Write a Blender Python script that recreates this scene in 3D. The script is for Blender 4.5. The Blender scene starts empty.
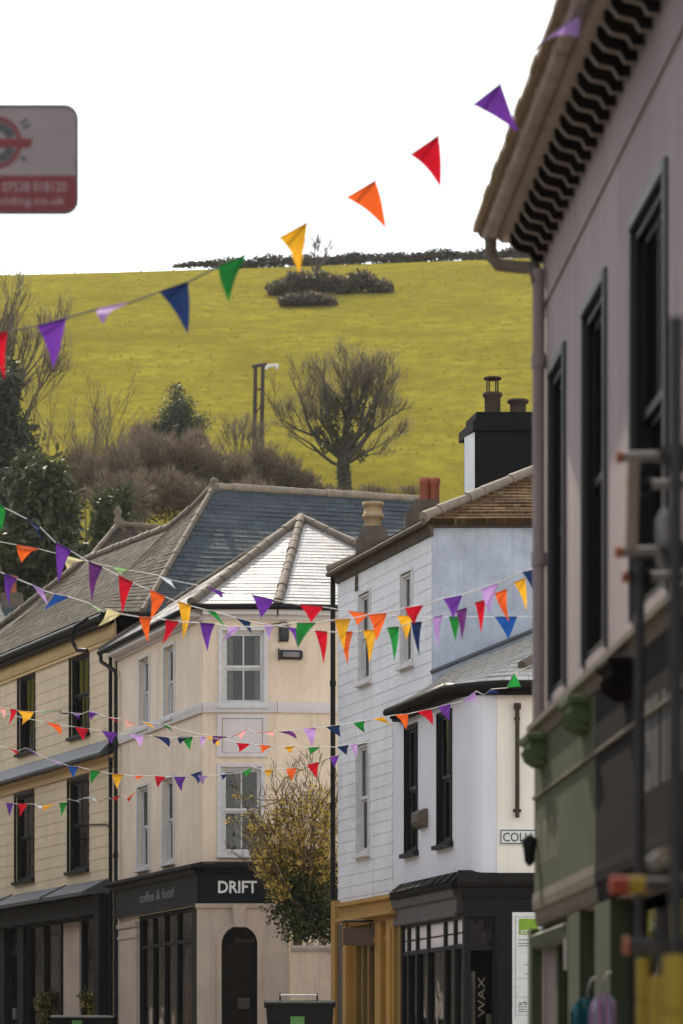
import bpy, math, random
import numpy as np
from mathutils import Vector, Matrix
R = random.Random(7)
C = bpy.context.scene.collection
F, HY, CX, EYE = 3400.0, 1075.0, 341.5, 1.6      # focal length in pixels, eye-level row, centre column, eye height

def lerp(a, b, t): return a + (b - a) * t
def at(px, py, d): return Vector(((px - CX) / F * d, d, EYE + (HY - py) / F * d))
def interp(tab, x):
    if x <= tab[0][0]: return tab[0][1]
    for (a, b), (c, e) in zip(tab, tab[1:]):
        if x <= c: return b + (e - b) * (x - a) / (c - a)
    return tab[-1][1]

# ------------------------------------------------------------------ materials
def new_mat(name):
    m = bpy.data.materials.new(name); m.use_nodes = True
    nt = m.node_tree; b = nt.nodes['Principled BSDF']
    return m, nt, b
def nd(nt, t, **kw):
    n = nt.nodes.new(t)
    for k, v in kw.items():
        if k in n.inputs: n.inputs[k].default_value = v
        else: setattr(n, k, v)
    return n
def ramp(nt, fac, stops):
    r = nt.nodes.new('ShaderNodeValToRGB'); e = r.color_ramp.elements
    while len(e) < len(stops): e.new(0.5)
    for el, (p, c) in zip(e, stops): el.position = p; el.color = (*c, 1) if len(c) == 3 else c
    nt.links.new(fac, r.inputs[0]); return r.outputs[0]
def mixc(nt, fac, a, b, mode='MIX'):
    m = nt.nodes.new('ShaderNodeMix'); m.data_type = 'RGBA'; m.blend_type = mode
    for i, v in ((0, fac), (6, a), (7, b)):
        if hasattr(v, 'links') or isinstance(v, bpy.types.NodeSocket): nt.links.new(v, m.inputs[i])
        else: m.inputs[i].default_value = v if i == 0 else (*v, 1)
    return m.outputs[2]
def coords(nt, scale=(1, 1, 1), kind='Object'):
    tc = nt.nodes.new('ShaderNodeTexCoord'); mp = nt.nodes.new('ShaderNodeMapping')
    mp.inputs['Scale'].default_value = scale; nt.links.new(tc.outputs[kind], mp.inputs[0]); return mp.outputs[0]
def noise(nt, vec, scale, detail=4, rough=.6):
    n = nd(nt, 'ShaderNodeTexNoise', Scale=scale, Detail=detail, Roughness=rough)
    nt.links.new(vec, n.inputs['Vector']); return n.outputs[0]
def bump(nt, b, h, strength=.3, dist=.02):
    n = nd(nt, 'ShaderNodeBump', Strength=strength, Distance=dist)
    nt.links.new(h, n.inputs['Height']); nt.links.new(n.outputs[0], b.inputs['Normal'])
def dark(c, k): return tuple(x * k for x in c)
def paint(name, col, rough=.6, var=.25, scale=1.2, streak=.25, grime=None, bmp=.15, spec=.3, fine=14):
    """weathered paint, render or stone: broad blotches, vertical rain streaks, fine speckle"""
    m, nt, b = new_mat(name)
    v = coords(nt); vs = coords(nt, (3, 3, .22))
    c1 = ramp(nt, noise(nt, v, scale, 5), [(.3, dark(col, 1 - var)), (.62, col)])
    g = grime or dark(col, .55)
    st = ramp(nt, noise(nt, vs, 1.6, 5, .7), [(.5, (0, 0, 0)), (.75, (streak,) * 3)])
    c2 = mixc(nt, st, c1, g)
    sp = ramp(nt, noise(nt, v, fine, 3), [(.55, (0, 0, 0)), (.8, (streak * .8,) * 3)])
    c3 = mixc(nt, sp, c2, g)
    nt.links.new(c3, b.inputs['Base Color'])
    b.inputs['Roughness'].default_value = rough; b.inputs['Specular IOR Level'].default_value = spec
    bump(nt, b, noise(nt, v, fine * 1.7, 5), bmp, .02)
    return m
def flat(name, col, rough=.5, metal=0, var=.2, spec=.4):
    m, nt, b = new_mat(name)
    c = ramp(nt, noise(nt, coords(nt), 9, 4), [(.3, dark(col, 1 - var)), (.7, col)])
    nt.links.new(c, b.inputs['Base Color']); b.inputs['Roughness'].default_value = rough
    b.inputs['Metallic'].default_value = metal; b.inputs['Specular IOR Level'].default_value = spec
    return m
def slate(name, cols, rough=.4, w=.3, h=.22, spec=.5, moss=None, mossamt=.62, bmp=.5, mortar=.3):
    m, nt, b = new_mat(name)
    v = coords(nt, (1, 1, 1), 'UV')
    br = nt.nodes.new('ShaderNodeTexBrick'); nt.links.new(v, br.inputs['Vector'])
    for k, x in (('Scale', 1.0), ('Mortar Size', .008), ('Brick Width', w), ('Row Height', h), ('Bias', 0.0)): br.inputs[k].default_value = x
    br.inputs['Color1'].default_value = (*cols[0], 1); br.inputs['Color2'].default_value = (*cols[1], 1)
    br.inputs['Mortar'].default_value = (*dark(cols[0], mortar), 1)
    col = mixc(nt, ramp(nt, noise(nt, v, 1.1, 6, .7), [(.35, (0, 0, 0)), (.7, (.55,) * 3)]), br.outputs[0], cols[2])
    if moss:
        col = mixc(nt, ramp(nt, noise(nt, v, 2.6, 6, .75), [(mossamt - .06, (0, 0, 0)), (mossamt + .06, (1,) * 3)]), col, moss)
    nt.links.new(col, b.inputs['Base Color'])
    rr = ramp(nt, noise(nt, v, 3.5, 5), [(.3, (rough - .08,) * 3), (.7, (rough + .12,) * 3)])
    nt.links.new(rr, b.inputs['Roughness']); b.inputs['Specular IOR Level'].default_value = spec
    ad = nt.nodes.new('ShaderNodeMath'); ad.operation = 'MULTIPLY_ADD'
    nt.links.new(br.outputs[1], ad.inputs[0]); ad.inputs[1].default_value = -1.0
    nt.links.new(noise(nt, v, 18, 4), ad.inputs[2])
    bump(nt, b, ad.outputs[0], bmp, .012)
    return m
def glass(name, refl=.1, tint=(.75, .8, .8)):
    m, nt, b = new_mat(name); nt.nodes.remove(b)
    out = nt.nodes['Material Output']
    tr = nd(nt, 'ShaderNodeBsdfTransparent', Color=(*tint, 1)); gl = nd(nt, 'ShaderNodeBsdfGlossy', Roughness=.015)
    lw = nd(nt, 'ShaderNodeFresnel', IOR=1.5)
    mx = nt.nodes.new('ShaderNodeMixShader')
    ma = nd(nt, 'ShaderNodeMath', operation='ADD'); ma.inputs[1].default_value = refl
    nt.links.new(lw.outputs[0], ma.inputs[0]); nt.links.new(ma.outputs[0], mx.inputs[0])
    bn = nd(nt, 'ShaderNodeBump', Strength=.25, Distance=.02)
    nt.links.new(noise(nt, coords(nt), 2.2, 2), bn.inputs['Height']); nt.links.new(bn.outputs[0], gl.inputs['Normal'])
    nt.links.new(tr.outputs[0], mx.inputs[1]); nt.links.new(gl.outputs[0], mx.inputs[2]); nt.links.new(mx.outputs[0], out.inputs[0])
    return m
def cloth(name, col, trans=.45):
    m, nt, b = new_mat(name)
    out = nt.nodes['Material Output']; t = nt.nodes.new('ShaderNodeBsdfTranslucent')
    c = ramp(nt, noise(nt, coords(nt), 5, 4), [(.3, dark(col, .82)), (.7, col)])
    nt.links.new(c, b.inputs['Base Color']); nt.links.new(c, t.inputs['Color'])
    b.inputs['Roughness'].default_value = .75; b.inputs['Specular IOR Level'].default_value = .15
    mx = nt.nodes.new('ShaderNodeMixShader'); mx.inputs[0].default_value = trans
    nt.links.new(b.outputs[0], mx.inputs[1]); nt.links.new(t.outputs[0], mx.inputs[2]); nt.links.new(mx.outputs[0], out.inputs[0])
    return m
def leafmat(name, cols, trans=.3, scale=.9, rough=.55):
    m, nt, b = new_mat(name)
    out = nt.nodes['Material Output']; t = nt.nodes.new('ShaderNodeBsdfTranslucent')
    c = ramp(nt, noise(nt, coords(nt), scale, 6, .8), [(.3, cols[0]), (.52, cols[1]), (.72, cols[2])])
    nt.links.new(c, b.inputs['Base Color']); nt.links.new(c, t.inputs['Color'])
    b.inputs['Roughness'].default_value = rough; b.inputs['Specular IOR Level'].default_value = .3
    mx = nt.nodes.new('ShaderNodeMixShader'); mx.inputs[0].default_value = trans
    nt.links.new(b.outputs[0], mx.inputs[1]); nt.links.new(t.outputs[0], mx.inputs[2]); nt.links.new(mx.outputs[0], out.inputs[0])
    return m

# ------------------------------------------------------------------ mesh building
class MB:
    def __init__(s): s.v = []; s.f = []; s.m = []; s.sm = []; s.uv = {}
    def add(s, vs, fs, m=0, smooth=False, uvs=None):
        k = len(s.v); s.v += [tuple(x) for x in vs]
        for f in fs:
            if uvs: s.uv[len(s.f)] = [uvs[i] for i in f]
            s.f.append([i + k for i in f]); s.m.append(m); s.sm.append(smooth)
    def box(s, fc, s0, s1, n0, n1, z0, z1, m=0):
        if s0 > s1: s0, s1 = s1, s0
        vs = [fc.W(a, b, c) for c in (z0, z1) for a, b in ((s0, n0), (s1, n0), (s1, n1), (s0, n1))]
        s.add(vs, [(0, 1, 2, 3), (4, 5, 6, 7), (0, 1, 5, 4), (1, 2, 6, 5), (2, 3, 7, 6), (3, 0, 4, 7)], m)
    def prof(s, fc, s0, s1, pts, m=0):
        """extrude a profile of (n, z) points along the face from s0 to s1"""
        k = len(pts)
        vs = [fc.W(a, n, z) for a in (s0, s1) for n, z in pts]
        s.add(vs, [(i, (i + 1) % k, (i + 1) % k + k, i + k) for i in range(k)] + [tuple(range(k)), tuple(range(k, 2 * k))], m)
    def prism(s, plan, z0, z1, m=0):
        k = len(plan)
        vs = [(x, y, z) for z in (z0, z1) for x, y in plan]
        s.add(vs, [(i, (i + 1) % k, (i + 1) % k + k, i + k) for i in range(k)] + [tuple(range(k)), tuple(range(k, 2 * k))], m)
    def tube(s, pts, r, seg=8, m=0, caps=True, smooth=True):
        pts = [Vector(p) for p in pts]; rs = r if isinstance(r, (list, tuple)) else [r] * len(pts)
        vs = []; n = len(pts); side = None
        for i, p in enumerate(pts):
            t = (pts[min(i + 1, n - 1)] - pts[max(i - 1, 0)]).normalized()
            if side is None:
                side = t.cross(Vector((.13, .2, 1))) if abs(t.z) < .9 else t.cross(Vector((1, .1, 0)))
            side = (side - t * side.dot(t)).normalized(); up = t.cross(side)
            vs += [p + (side * math.cos(2 * math.pi * j / seg) + up * math.sin(2 * math.pi * j / seg)) * rs[i] for j in range(seg)]
        fs = [(i * seg + j, i * seg + (j + 1) % seg, (i + 1) * seg + (j + 1) % seg, (i + 1) * seg + j) for i in range(n - 1) for j in range(seg)]
        s.add(vs, fs, m, smooth)
        if caps: s.add(vs[:seg] + vs[-seg:], [tuple(range(seg)), tuple(range(seg, 2 * seg))], m)
    def lathe(s, base, prof, seg=14, m=0):
        b = Vector(base)
        vs = [b + Vector((r * math.cos(2 * math.pi * j / seg), r * math.sin(2 * math.pi * j / seg), z)) for r, z in prof for j in range(seg)]
        fs = [(i * seg + j, i * seg + (j + 1) % seg, (i + 1) * seg + (j + 1) % seg, (i + 1) * seg + j) for i in range(len(prof) - 1) for j in range(seg)]
        s.add(vs, fs, m, True)
        s.add(vs[-seg:], [tuple(range(seg))], m)
    def roof(s, e0, e1, r0, r1, row=.22, thick=.09, m=0, lift=.012, wob=.006):
        """bilinear roof slope (eave e0-e1, ridge r0-r1) laid in courses, with thickness"""
        e0, e1, r0, r1 = map(Vector, (e0, e1, r0, r1))
        h = max((r0 - e0).length, (r1 - e1).length); n = max(2, int(h / row))
        nor = (e1 - e0).cross((r0 + r1) / 2 - (e0 + e1) / 2).normalized()
        if nor.z < 0: nor = -nor
        ud = (e1 - e0).normalized(); vd = nor.cross(ud)
        if vd.z < 0: vd = -vd
        uv = lambda p: ((p - e0).dot(ud), (p - e0).dot(vd))
        k = max(1, int((e1 - e0).length / 1.2))
        for i in range(n):
            a0, a1 = lerp(e0, r0, i / n), lerp(e1, r1, i / n); b0, b1 = lerp(e0, r0, (i + 1) / n), lerp(e1, r1, (i + 1) / n)
            top = []; bot = []; und = []
            for j in range(k + 1):
                q = R.uniform(-wob, wob)
                bot.append(lerp(a0, a1, j / k) + nor * (lift + q)); top.append(lerp(b0, b1, j / k) + nor * .001); und.append(lerp(a0, a1, j / k) - nor * .004)
            vs = bot + top + und; K = k + 1
            s.add(vs, [(j, j + 1, K + j + 1, K + j) for j in range(k)] + [(2 * K + j, 2 * K + j + 1, j + 1, j) for j in range(k)], m, False, [uv(p) for p in vs])
        d = nor * thick; vs = [e0, e1, r1, r0, e0 - d, e1 - d, r1 - d, r0 - d]
        s.add(vs, [(4, 5, 6, 7), (0, 1, 5, 4), (1, 2, 6, 5), (3, 0, 4, 7)], m, False, [uv(p) for p in vs])
    def build(s, name, mats, parent=None, label=None, bevel=0):
        if not isinstance(mats, (list, tuple)): mats = [mats]
        off = Vector(parent_loc(parent)) if parent else Vector((0, 0, 0))
        me = bpy.data.meshes.new(name)
        me.from_pydata([(x - off.x, y - off.y, z - off.z) for x, y, z in s.v], [], s.f)
        for m in mats: me.materials.append(m)
        me.polygons.foreach_set('material_index', s.m); me.polygons.foreach_set('use_smooth', s.sm)
        if s.uv:
            ul = me.uv_layers.new(name='UVMap')
            for fi, us in s.uv.items():
                for li, u in zip(me.polygons[fi].loop_indices, us): ul.data[li].uv = u
        me.update()
        o = bpy.data.objects.new(name, me); C.objects.link(o)
        if parent: o.parent = parent
        if label: o['label'] = label
        if bevel:
            b = o.modifiers.new('bevel', 'BEVEL'); b.width = bevel; b.segments = 2; b.limit_method = 'ANGLE'
        return o
LOC = {}
def parent_loc(o):
    p = Vector((0, 0, 0))
    while o: p = p + o.location; o = o.parent
    return p
def thing(name, label, cat, loc=(0, 0, 0), group=None):
    o = bpy.data.objects.new(name, None); o.empty_display_size = .3; C.objects.link(o)
    o.location = loc; o['label'] = label; o['category'] = cat
    if group: o['group'] = group
    return o
def tag(o, label=None, cat=None, group=None, kind=None):
    for k, v in (('label', label), ('category', cat), ('group', group), ('kind', kind)):
        if v: o[k] = v
    return o
class Face:
    """a vertical facade plane: s runs along it (image left to right), n points out of it, z up"""
    def __init__(f, O, S):
        f.O = Vector((O[0], O[1])); f.S = Vector((S[0], S[1])).normalized(); f.N = Vector((f.S.y, -f.S.x))
        if f.N.dot(-f.O) < 0: f.N = -f.N
    @staticmethod
    def vp(px, d, v=None):
        O = ((px - CX) / F * d, d)
        if v is None: return Face(O, (1, 0))
        D = Vector(((v - CX) / F, 1)); return Face(O, D if v > px else -D)
    @staticmethod
    def pts(a, b): return Face(a, (b[0] - a[0], b[1] - a[1]))
    def s(f, px):
        k = (px - CX) / F; return (k * f.O.y - f.O.x) / (f.S.x - k * f.S.y)
    def d(f, px): return f.O.y + f.S.y * f.s(px)
    def z(f, px, py): return EYE + (HY - py) / F * f.d(px)
    def W(f, s, n, z):
        p = f.O + f.S * s + f.N * n; return Vector((p.x, p.y, z))
    def xy(f, px, n=0):
        p = f.O + f.S * f.s(px) + f.N * n; return (p.x, p.y)
def wall(mb, fc, s0, s1, z0, z1, ops=(), rev=.14, boards=0, bl=.016, m=0, jit=0):
    """facade skin with openings cut out, their reveals, and optional lapped boards / courses"""
    cs = sorted({s0, s1, *[min(max(o[i], s0), s1) for o in ops for i in (0, 1)]})
    cz = {z0, z1, *[min(max(o[i], z0), z1) for o in ops for i in (2, 3)]}
    if boards:
        lines = []; z = z0
        while z < z1: lines.append(z); z += boards
        cz |= set(lines)
    cz = sorted(cz)
    def nn(z, up):
        if not boards: return 0
        t = ((z - z0) / boards) % 1.0
        if t > .9995: t = 0
        if up and t < .0005: t = 1
        return bl * (1 - t)
    for a, b in zip(cs, cs[1:]):
        for c, d in zip(cz, cz[1:]):
            if b - a < 1e-5 or d - c < 1e-5: continue
            mx, mz = (a + b) / 2, (c + d) / 2
            if any(o[0] < mx < o[1] and o[2] < mz < o[3] for o in ops): continue
            n0, n1 = nn(c, False), nn(d, True)
            mb.add([fc.W(a, n0, c), fc.W(b, n0, c), fc.W(b, n1, d), fc.W(a, n1, d)], [(0, 1, 2, 3)], m)
            if boards and abs(n0 - bl) < 1e-6: mb.add([fc.W(a, 0, c), fc.W(b, 0, c), fc.W(b, n0, c), fc.W(a, n0, c)], [(0, 1, 2, 3)], m)
    for o in ops:
        a, b, c, d = o
        for p, q in (((a, c), (a, d)), ((b, c), (b, d)), ((a, c), (b, c)), ((a, d), (b, d))):
            mb.add([fc.W(p[0], bl if boards else 0, p[1]), fc.W(q[0], bl if boards else 0, q[1]), fc.W(q[0], -rev - .04, q[1]), fc.W(p[0], -rev - .04, p[1])], [(0, 1, 2, 3)], m)
def window(parent, fc, s0, s1, z0, z1, frame, sash, rec=.1, fw=.06, arch=0, nx=1, meet=True, sill=True, curtain=None, sillm=None, room=None, nyu=1, label=None, arch_n=.03):
    """sash window set into an opening: window (outer frame) > sash, pane, curtain, sill"""
    mb = MB()
    for a, b, c, d in ((s0, s0 + fw, z0, z1), (s1 - fw, s1, z0, z1), (s0 + fw, s1 - fw, z1 - fw, z1), (s0 + fw, s1 - fw, z0, z0 + fw * .8)):
        mb.box(fc, a, b, -rec - .06, -rec + .04, c, d)
    if arch:
        mb.box(fc, s0 - arch, s0 + .004, -.02, arch_n, z0 - .02, z1 + arch); mb.box(fc, s1 - .004, s1 + arch, -.02, arch_n, z0 - .02, z1 + arch)
        mb.box(fc, s0 + .006, s1 - .006, -.02, arch_n + .004, z1 + .002, z1 + arch)
    # near-black sheet behind the sash, its colour standing in for room shade
    mb.add([fc.W(s0, -rec - .17, z0), fc.W(s1, -rec - .17, z0), fc.W(s1, -rec - .17, z1), fc.W(s0, -rec - .17, z1)], [(0, 1, 2, 3)], 1)
    w = mb.build('window', [frame, room or M['room']], parent, label)
    a, b, c, d = s0 + fw, s1 - fw, z0 + fw * .8, z1 - fw; zm = (c + d) / 2
    mb = MB(); bw = .045
    for lo, hi, n in (((zm, d, -rec), (c, zm, -rec - .035)) if meet else ((c, d, -rec),)):
        lo, hi, n = lo, hi, n
        mb.box(fc, a, a + bw, n - .03, n, lo, hi); mb.box(fc, b - bw, b, n - .03, n, lo, hi)
        mb.box(fc, a + bw, b - bw, n - .03, n - .002, hi - bw, hi); mb.box(fc, a + bw, b - bw, n - .03, n - .002, lo, lo + bw * 1.2)
        for i in range(1, nx + 1):
            x = lerp(a, b, i / (nx + 1)); mb.box(fc, x - .014, x + .014, n - .026, n - .004, lo + bw, hi - bw)
        for i in range(1, nyu):
            y = lerp(lo, hi, i / nyu); mb.box(fc, a + bw, b - bw, n - .024, n - .006, y - .012, y + .012)
    mb.build('sash', sash, w)
    mb = MB()
    for lo, hi, n in (((zm, d, -rec - .016), (c, zm, -rec - .05)) if meet else ((c, d, -rec - .016),)):
        t0, t1 = R.uniform(-.006, .006), R.uniform(-.006, .006)
        mb.add([fc.W(a + .01, n + t0, lo + .01), fc.W(b - .01, n - t0, lo + .01), fc.W(b - .01, n - t0 + t1, hi - .01), fc.W(a + .01, n + t0 + t1, hi - .01)], [(0, 1, 2, 3)])
    mb.build('pane', M['glass'], w)
    if curtain:
        mb = MB(); n = -rec - .12
        for x0, x1 in curtain:
            k = max(4, int((x1 - x0) * (b - a) / .04)); vs = []
            for i in range(k + 1):
                x = lerp(a, b, lerp(x0, x1, i / k)); nn = n + .022 * math.sin(i * 1.9)
                vs += [fc.W(x, nn, c), fc.W(x, nn, d)]
            mb.add(vs, [(2 * i, 2 * i + 2, 2 * i + 3, 2 * i + 1) for i in range(k)], 0, True)
        mb.build('curtain', M['curtain'], w)
    if sill:
        mb = MB(); mb.prof(fc, s0 - .08, s1 + .08, [(-rec + .03, z0 + .01), (.1, z0 - .02), (.1, z0 - .09), (-rec + .03, z0 - .09)])
        mb.build('sill', sillm or frame, w)
    return w
def lettering(name, txt, fc, sc, zc, width, height, n, mat, parent, rot=0, font_shear=0, bold=0, label=None, extrude=.008):
    cu = bpy.data.curves.new(name, 'FONT'); cu.body = txt; cu.align_x = 'CENTER'; cu.align_y = 'CENTER'; cu.extrude = 1e-4; cu.resolution_u = 3
    cu.shear = font_shear; cu.offset = bold
    tmp = bpy.data.objects.new(name, cu); C.objects.link(tmp)
    dg = bpy.context.evaluated_depsgraph_get(); dg.update()
    me = bpy.data.meshes.new_from_object(tmp.evaluated_get(dg)); bpy.data.objects.remove(tmp)
    co = np.zeros(len(me.vertices) * 3); me.vertices.foreach_get('co', co); co = co.reshape(-1, 3)
    mn, mx = co.min(0), co.max(0); sz = mx - mn; ce = (mn + mx) / 2
    off = parent_loc(parent); out = []
    for x, y, z in co:
        u, w = (x - ce[0]) / sz[0] * width, (y - ce[1]) / sz[1] * height
        if rot: u, w = -w, u
        p = fc.W(sc + u, n + (extrude if z > 0 else 0), zc + w) - off; out += [p.x, p.y, p.z]
    me.vertices.foreach_set('co', out); me.update(); me.materials.clear(); me.materials.append(mat)
    o = bpy.data.objects.new(name, me); C.objects.link(o); o.parent = parent
    if label: o['label'] = label
    return o

# ------------------------------------------------------------------ the palette
M = {}
M['glass'] = glass('window glass', .0)
M['shopglass'] = glass('shop glass', .0, (.8, .82, .8))
M['room'] = flat('dark room', (.008, .008, .009), 1, 0, .2, 0)  # near-black colour stands in for the shade inside rooms
M['curtain'] = flat('curtain', (.30, .25, .20), .9, 0, .5)
M['cream'] = paint('cream render', (.78, .635, .48), .75, .16, .9, .45, (.40, .29, .22), .2)
M['creamtrim'] = paint('pale trim', (.66, .61, .60), .65, .12, .9, .2, (.36, .30, .28), .1)
M['creamstone'] = paint('painted stone', (.50, .40, .325), .75, .22, 1.1, .45, (.22, .165, .13), .25)
M['boards'] = paint('cream weatherboard', (.66, .52, .35), .65, .16, .9, .35, (.30, .23, .16), .12)
M['ochretrim'] = paint('ochre frieze', (.60, .42, .20), .65, .15, .9, .25, (.30, .2, .1), .1)
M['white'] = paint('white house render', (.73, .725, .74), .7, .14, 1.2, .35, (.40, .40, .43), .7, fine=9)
M['bluewall'] = paint('blue grey side wall', (.46, .50, .58), .8, .35, 1.3, .6, (.24, .28, .35), .6, fine=7)  # blue shade of the white house front put into its wall colour
M['whitebay'] = paint('smooth white render', (.68, .67, .72), .6, .08, .6, .2, (.46, .44, .43), .1)
M['warmbay'] = paint('warm white render', (.84, .77, .68), .65, .08, .6, .25, (.5, .42, .34), .1)  # warmer, lighter copy of the bay render, bounced light put into the colour
M['lilac'] = paint('lilac grey render', (.35, .285, .285), .8, .25, .7, .65, (.19, .15, .15), .4)
M['frame_dark'] = flat('charcoal paint', (.009, .0095, .012), .5, 0, .2, .15)
M['frame_grey'] = flat('dark grey paint', (.045, .044, .05), .5, 0, .2, .2)
M['frame_white'] = flat('white gloss', (.64, .62, .62), .45)
M['black'] = flat('black paint', (.018, .018, .02), .4)
M['iron'] = flat('black iron', (.010, .010, .012), .55, 0, .2, .15)
M['shopblack'] = paint('black shopfront', (.0085, .008, .0095), .55, .2, 1.5, .5, (.02, .018, .016), .1, .12)
M['green'] = paint('faded green fascia', (.072, .082, .043), .75, .28, .8, .6, (.028, .036, .022), .1, .1)
M['greendeep'] = paint('green console', (.075, .12, .045), .55, .3, 2, .3, (.03, .06, .02), .1)
M['greenshop'] = paint('green joinery', (.033, .046, .02), .65, .25, 1.5, .3, (.03, .05, .02), .1)
M['brownfascia'] = paint('dark brown fascia', (.009, .007, .007), .85, .25, 1, .5, (.018, .0145, .014), .1, .04)
M['mould'] = paint('weathered moulding', (.125, .097, .068), .8, .35, 2, .6, (.04, .032, .025), .1)
M['eave'] = paint('old eave timber', (.17, .135, .105), .8, .3, 2, .4, (.06, .045, .035), .2)
M['soffit'] = paint('pale soffit', (.40, .335, .28), .8, .3, 2, .4, (.1, .08, .065), .2)
M['bracket'] = flat('dark bracket', (.016, .0135, .012), .9, 0, .3, .1)  # also carries the shade on the near faces of the eaves brackets
M['bracketlit'] = flat('lit bracket underside', (.30, .25, .21), .8, 0, .35)  # light on the bracket undersides put into the colour
M['rustbrown'] = paint('brown tiles', (.17, .10, .055), .85, .4, 3, .4, (.06, .04, .02), .3)
M['mortar'] = paint('mortar ridge', (.26, .21, .16), .85, .35, 4, .6, (.14, .11, .08), .4)
M['ridge'] = paint('grey ridge tile', (.145, .112, .083), .8, .3, 3, .5, (.12, .1, .08), .3)
M['lead'] = flat('lead sheet', (.07, .075, .085), .5)
M['yellow'] = paint('mustard joinery', (.40, .22, .045), .55, .2, 1.5, .3, (.22, .12, .03), .1)
M['yellowdark'] = paint('ochre joinery', (.20, .125, .033), .6, .25, 1.5, .35, (.12, .07, .02), .1)
M['signwood'] = paint('brown sign board', (.10, .062, .042), .6, .3, 3, .3, (.04, .02, .02), .1)
M['greyfascia'] = paint('grey brown fascia', (.085, .074, .073), .6, .2, 1.5, .35, (.05, .045, .045), .1)
M['letterwhite'] = flat('white letters', (.75, .74, .72), .5)
M['letterfaint'] = flat('faint letters', (.05, .045, .045), .7)
M['letterworn'] = flat('worn letters', (.15, .125, .085), .7, 0, .4)
M['lettergrey'] = flat('grey letters', (.22, .22, .23), .6)
M['chimblack'] = paint('tarred stack', (.0095, .010, .012), .9, .3, 2, .4, (.022, .02, .02), .4, .08)
M['chimwhite'] = paint('white stack side', (.66, .67, .70), .75, .1, 2, .25, (.4, .4, .4), .2)
M['stone'] = paint('rubble stone', (.115, .09, .07), .9, .4, 5, .5, (.08, .065, .05), .5)
M['buffpot'] = paint('buff pot', (.40, .29, .16), .8, .25, 5, .4, (.15, .1, .06), .2)
M['sootpot'] = paint('sooty pot', (.06, .045, .034), .85, .3, 6, .5, (.02, .016, .014), .2, .1)
M['redpot'] = paint('terracotta pot', (.30, .085, .045), .75, .2, 5, .3, (.12, .04, .03), .2)
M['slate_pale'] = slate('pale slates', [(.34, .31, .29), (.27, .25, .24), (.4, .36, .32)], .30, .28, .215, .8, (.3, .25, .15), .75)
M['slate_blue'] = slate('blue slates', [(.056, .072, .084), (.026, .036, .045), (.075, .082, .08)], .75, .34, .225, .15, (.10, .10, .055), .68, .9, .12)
M['slate_glint'] = slate('sunlit bay slates', [(.45, .41, .37), (.36, .33, .30), (.5, .46, .4)], .3, .28, .2, .8, (.3, .25, .15), .75)  # sun glare put into the colour as paler slates
M['slate_brown'] = slate('old brown slates', [(.050, .037, .028), (.024, .019, .016), (.07, .053, .038)], .85, .3, .22, .12, (.13, .105, .065), .58, .9, .15)
M['tile_brown'] = slate('brown tiles on white house', [(.115, .060, .026), (.05, .028, .015), (.14, .085, .04)], .95, .22, .2, .05, (.20, .16, .085), .60, 1.0, .1)
M['greycord'] = flat('grey cord', (.2, .2, .2), .9, 0, .2, 0)
M['galv'] = flat('galvanised tube', (.24, .225, .22), .55, .5, .35)
M['galvdark'] = flat('dull scaffold tube', (.055, .052, .052), .6, .4, .35)
M['rustcap'] = flat('orange end cap', (.30, .085, .04), .7)
M['wood'] = paint('scaffold batten', (.24, .19, .155), .8, .25, 3, .3, (.12, .09, .07), .15)
M['foam'] = paint('yellow foam', (.33, .235, .035), .9, .15, 3, .3, (.25, .16, .04), .15)
M['foamred'] = flat('red end sleeve', (.30, .04, .025), .8)

# ================================================================== terrain
def hill_z(x, y):
    z = interp([(-300, -1.5), (0, 0), (70, 1.9), (110, 3), (128, 6), (150, 19), (170, 30.2), (185, 36), (200, 41.2), (220, 48.6), (240, 55.4), (260, 62), (280, 68), (295, 72.0), (310, 74.4), (340, 77.5), (500, 76), (1600, 60)], y)
    k = min(1, max(0, (y - 120) / 60))
    return z + k * (.022 * x if abs(x) < 60 else .022 * 60 * (1 if x > 0 else -1)) + k * .5 * math.sin(x * .05 + y * .021) * math.sin(y * .03)
def sheet(name, xs, ys, zf, mat):
    vs = [(x, y, zf(x, y)) for y in ys for x in xs]; k = len(xs)
    me = bpy.data.meshes.new(name)
    me.from_pydata(vs, [], [(j * k + i, j * k + i + 1, (j + 1) * k + i + 1, (j + 1) * k + i) for j in range(len(ys) - 1) for i in range(k - 1)])
    me.materials.append(mat); me.polygons.foreach_set('use_smooth', [True] * len(me.polygons)); me.update()
    o = bpy.data.objects.new(name, me); C.objects.link(o); o['kind'] = 'structure'; return o
def street_mat(name, c):
    m, nt, b = new_mat(name); v = coords(nt)
    col = mixc(nt, noise(nt, v, 40, 3), dark(c, .7), dark(c, 1.3)); col = mixc(nt, ramp(nt, noise(nt, v, .5, 5), [(.4, (0, 0, 0)), (.7, (.4,) * 3)]), col, dark(c, .6))
    nt.links.new(col, b.inputs['Base Color']); b.inputs['Roughness'].default_value = .85
    bump(nt, b, noise(nt, v, 90, 3), .4, .01); return m
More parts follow.
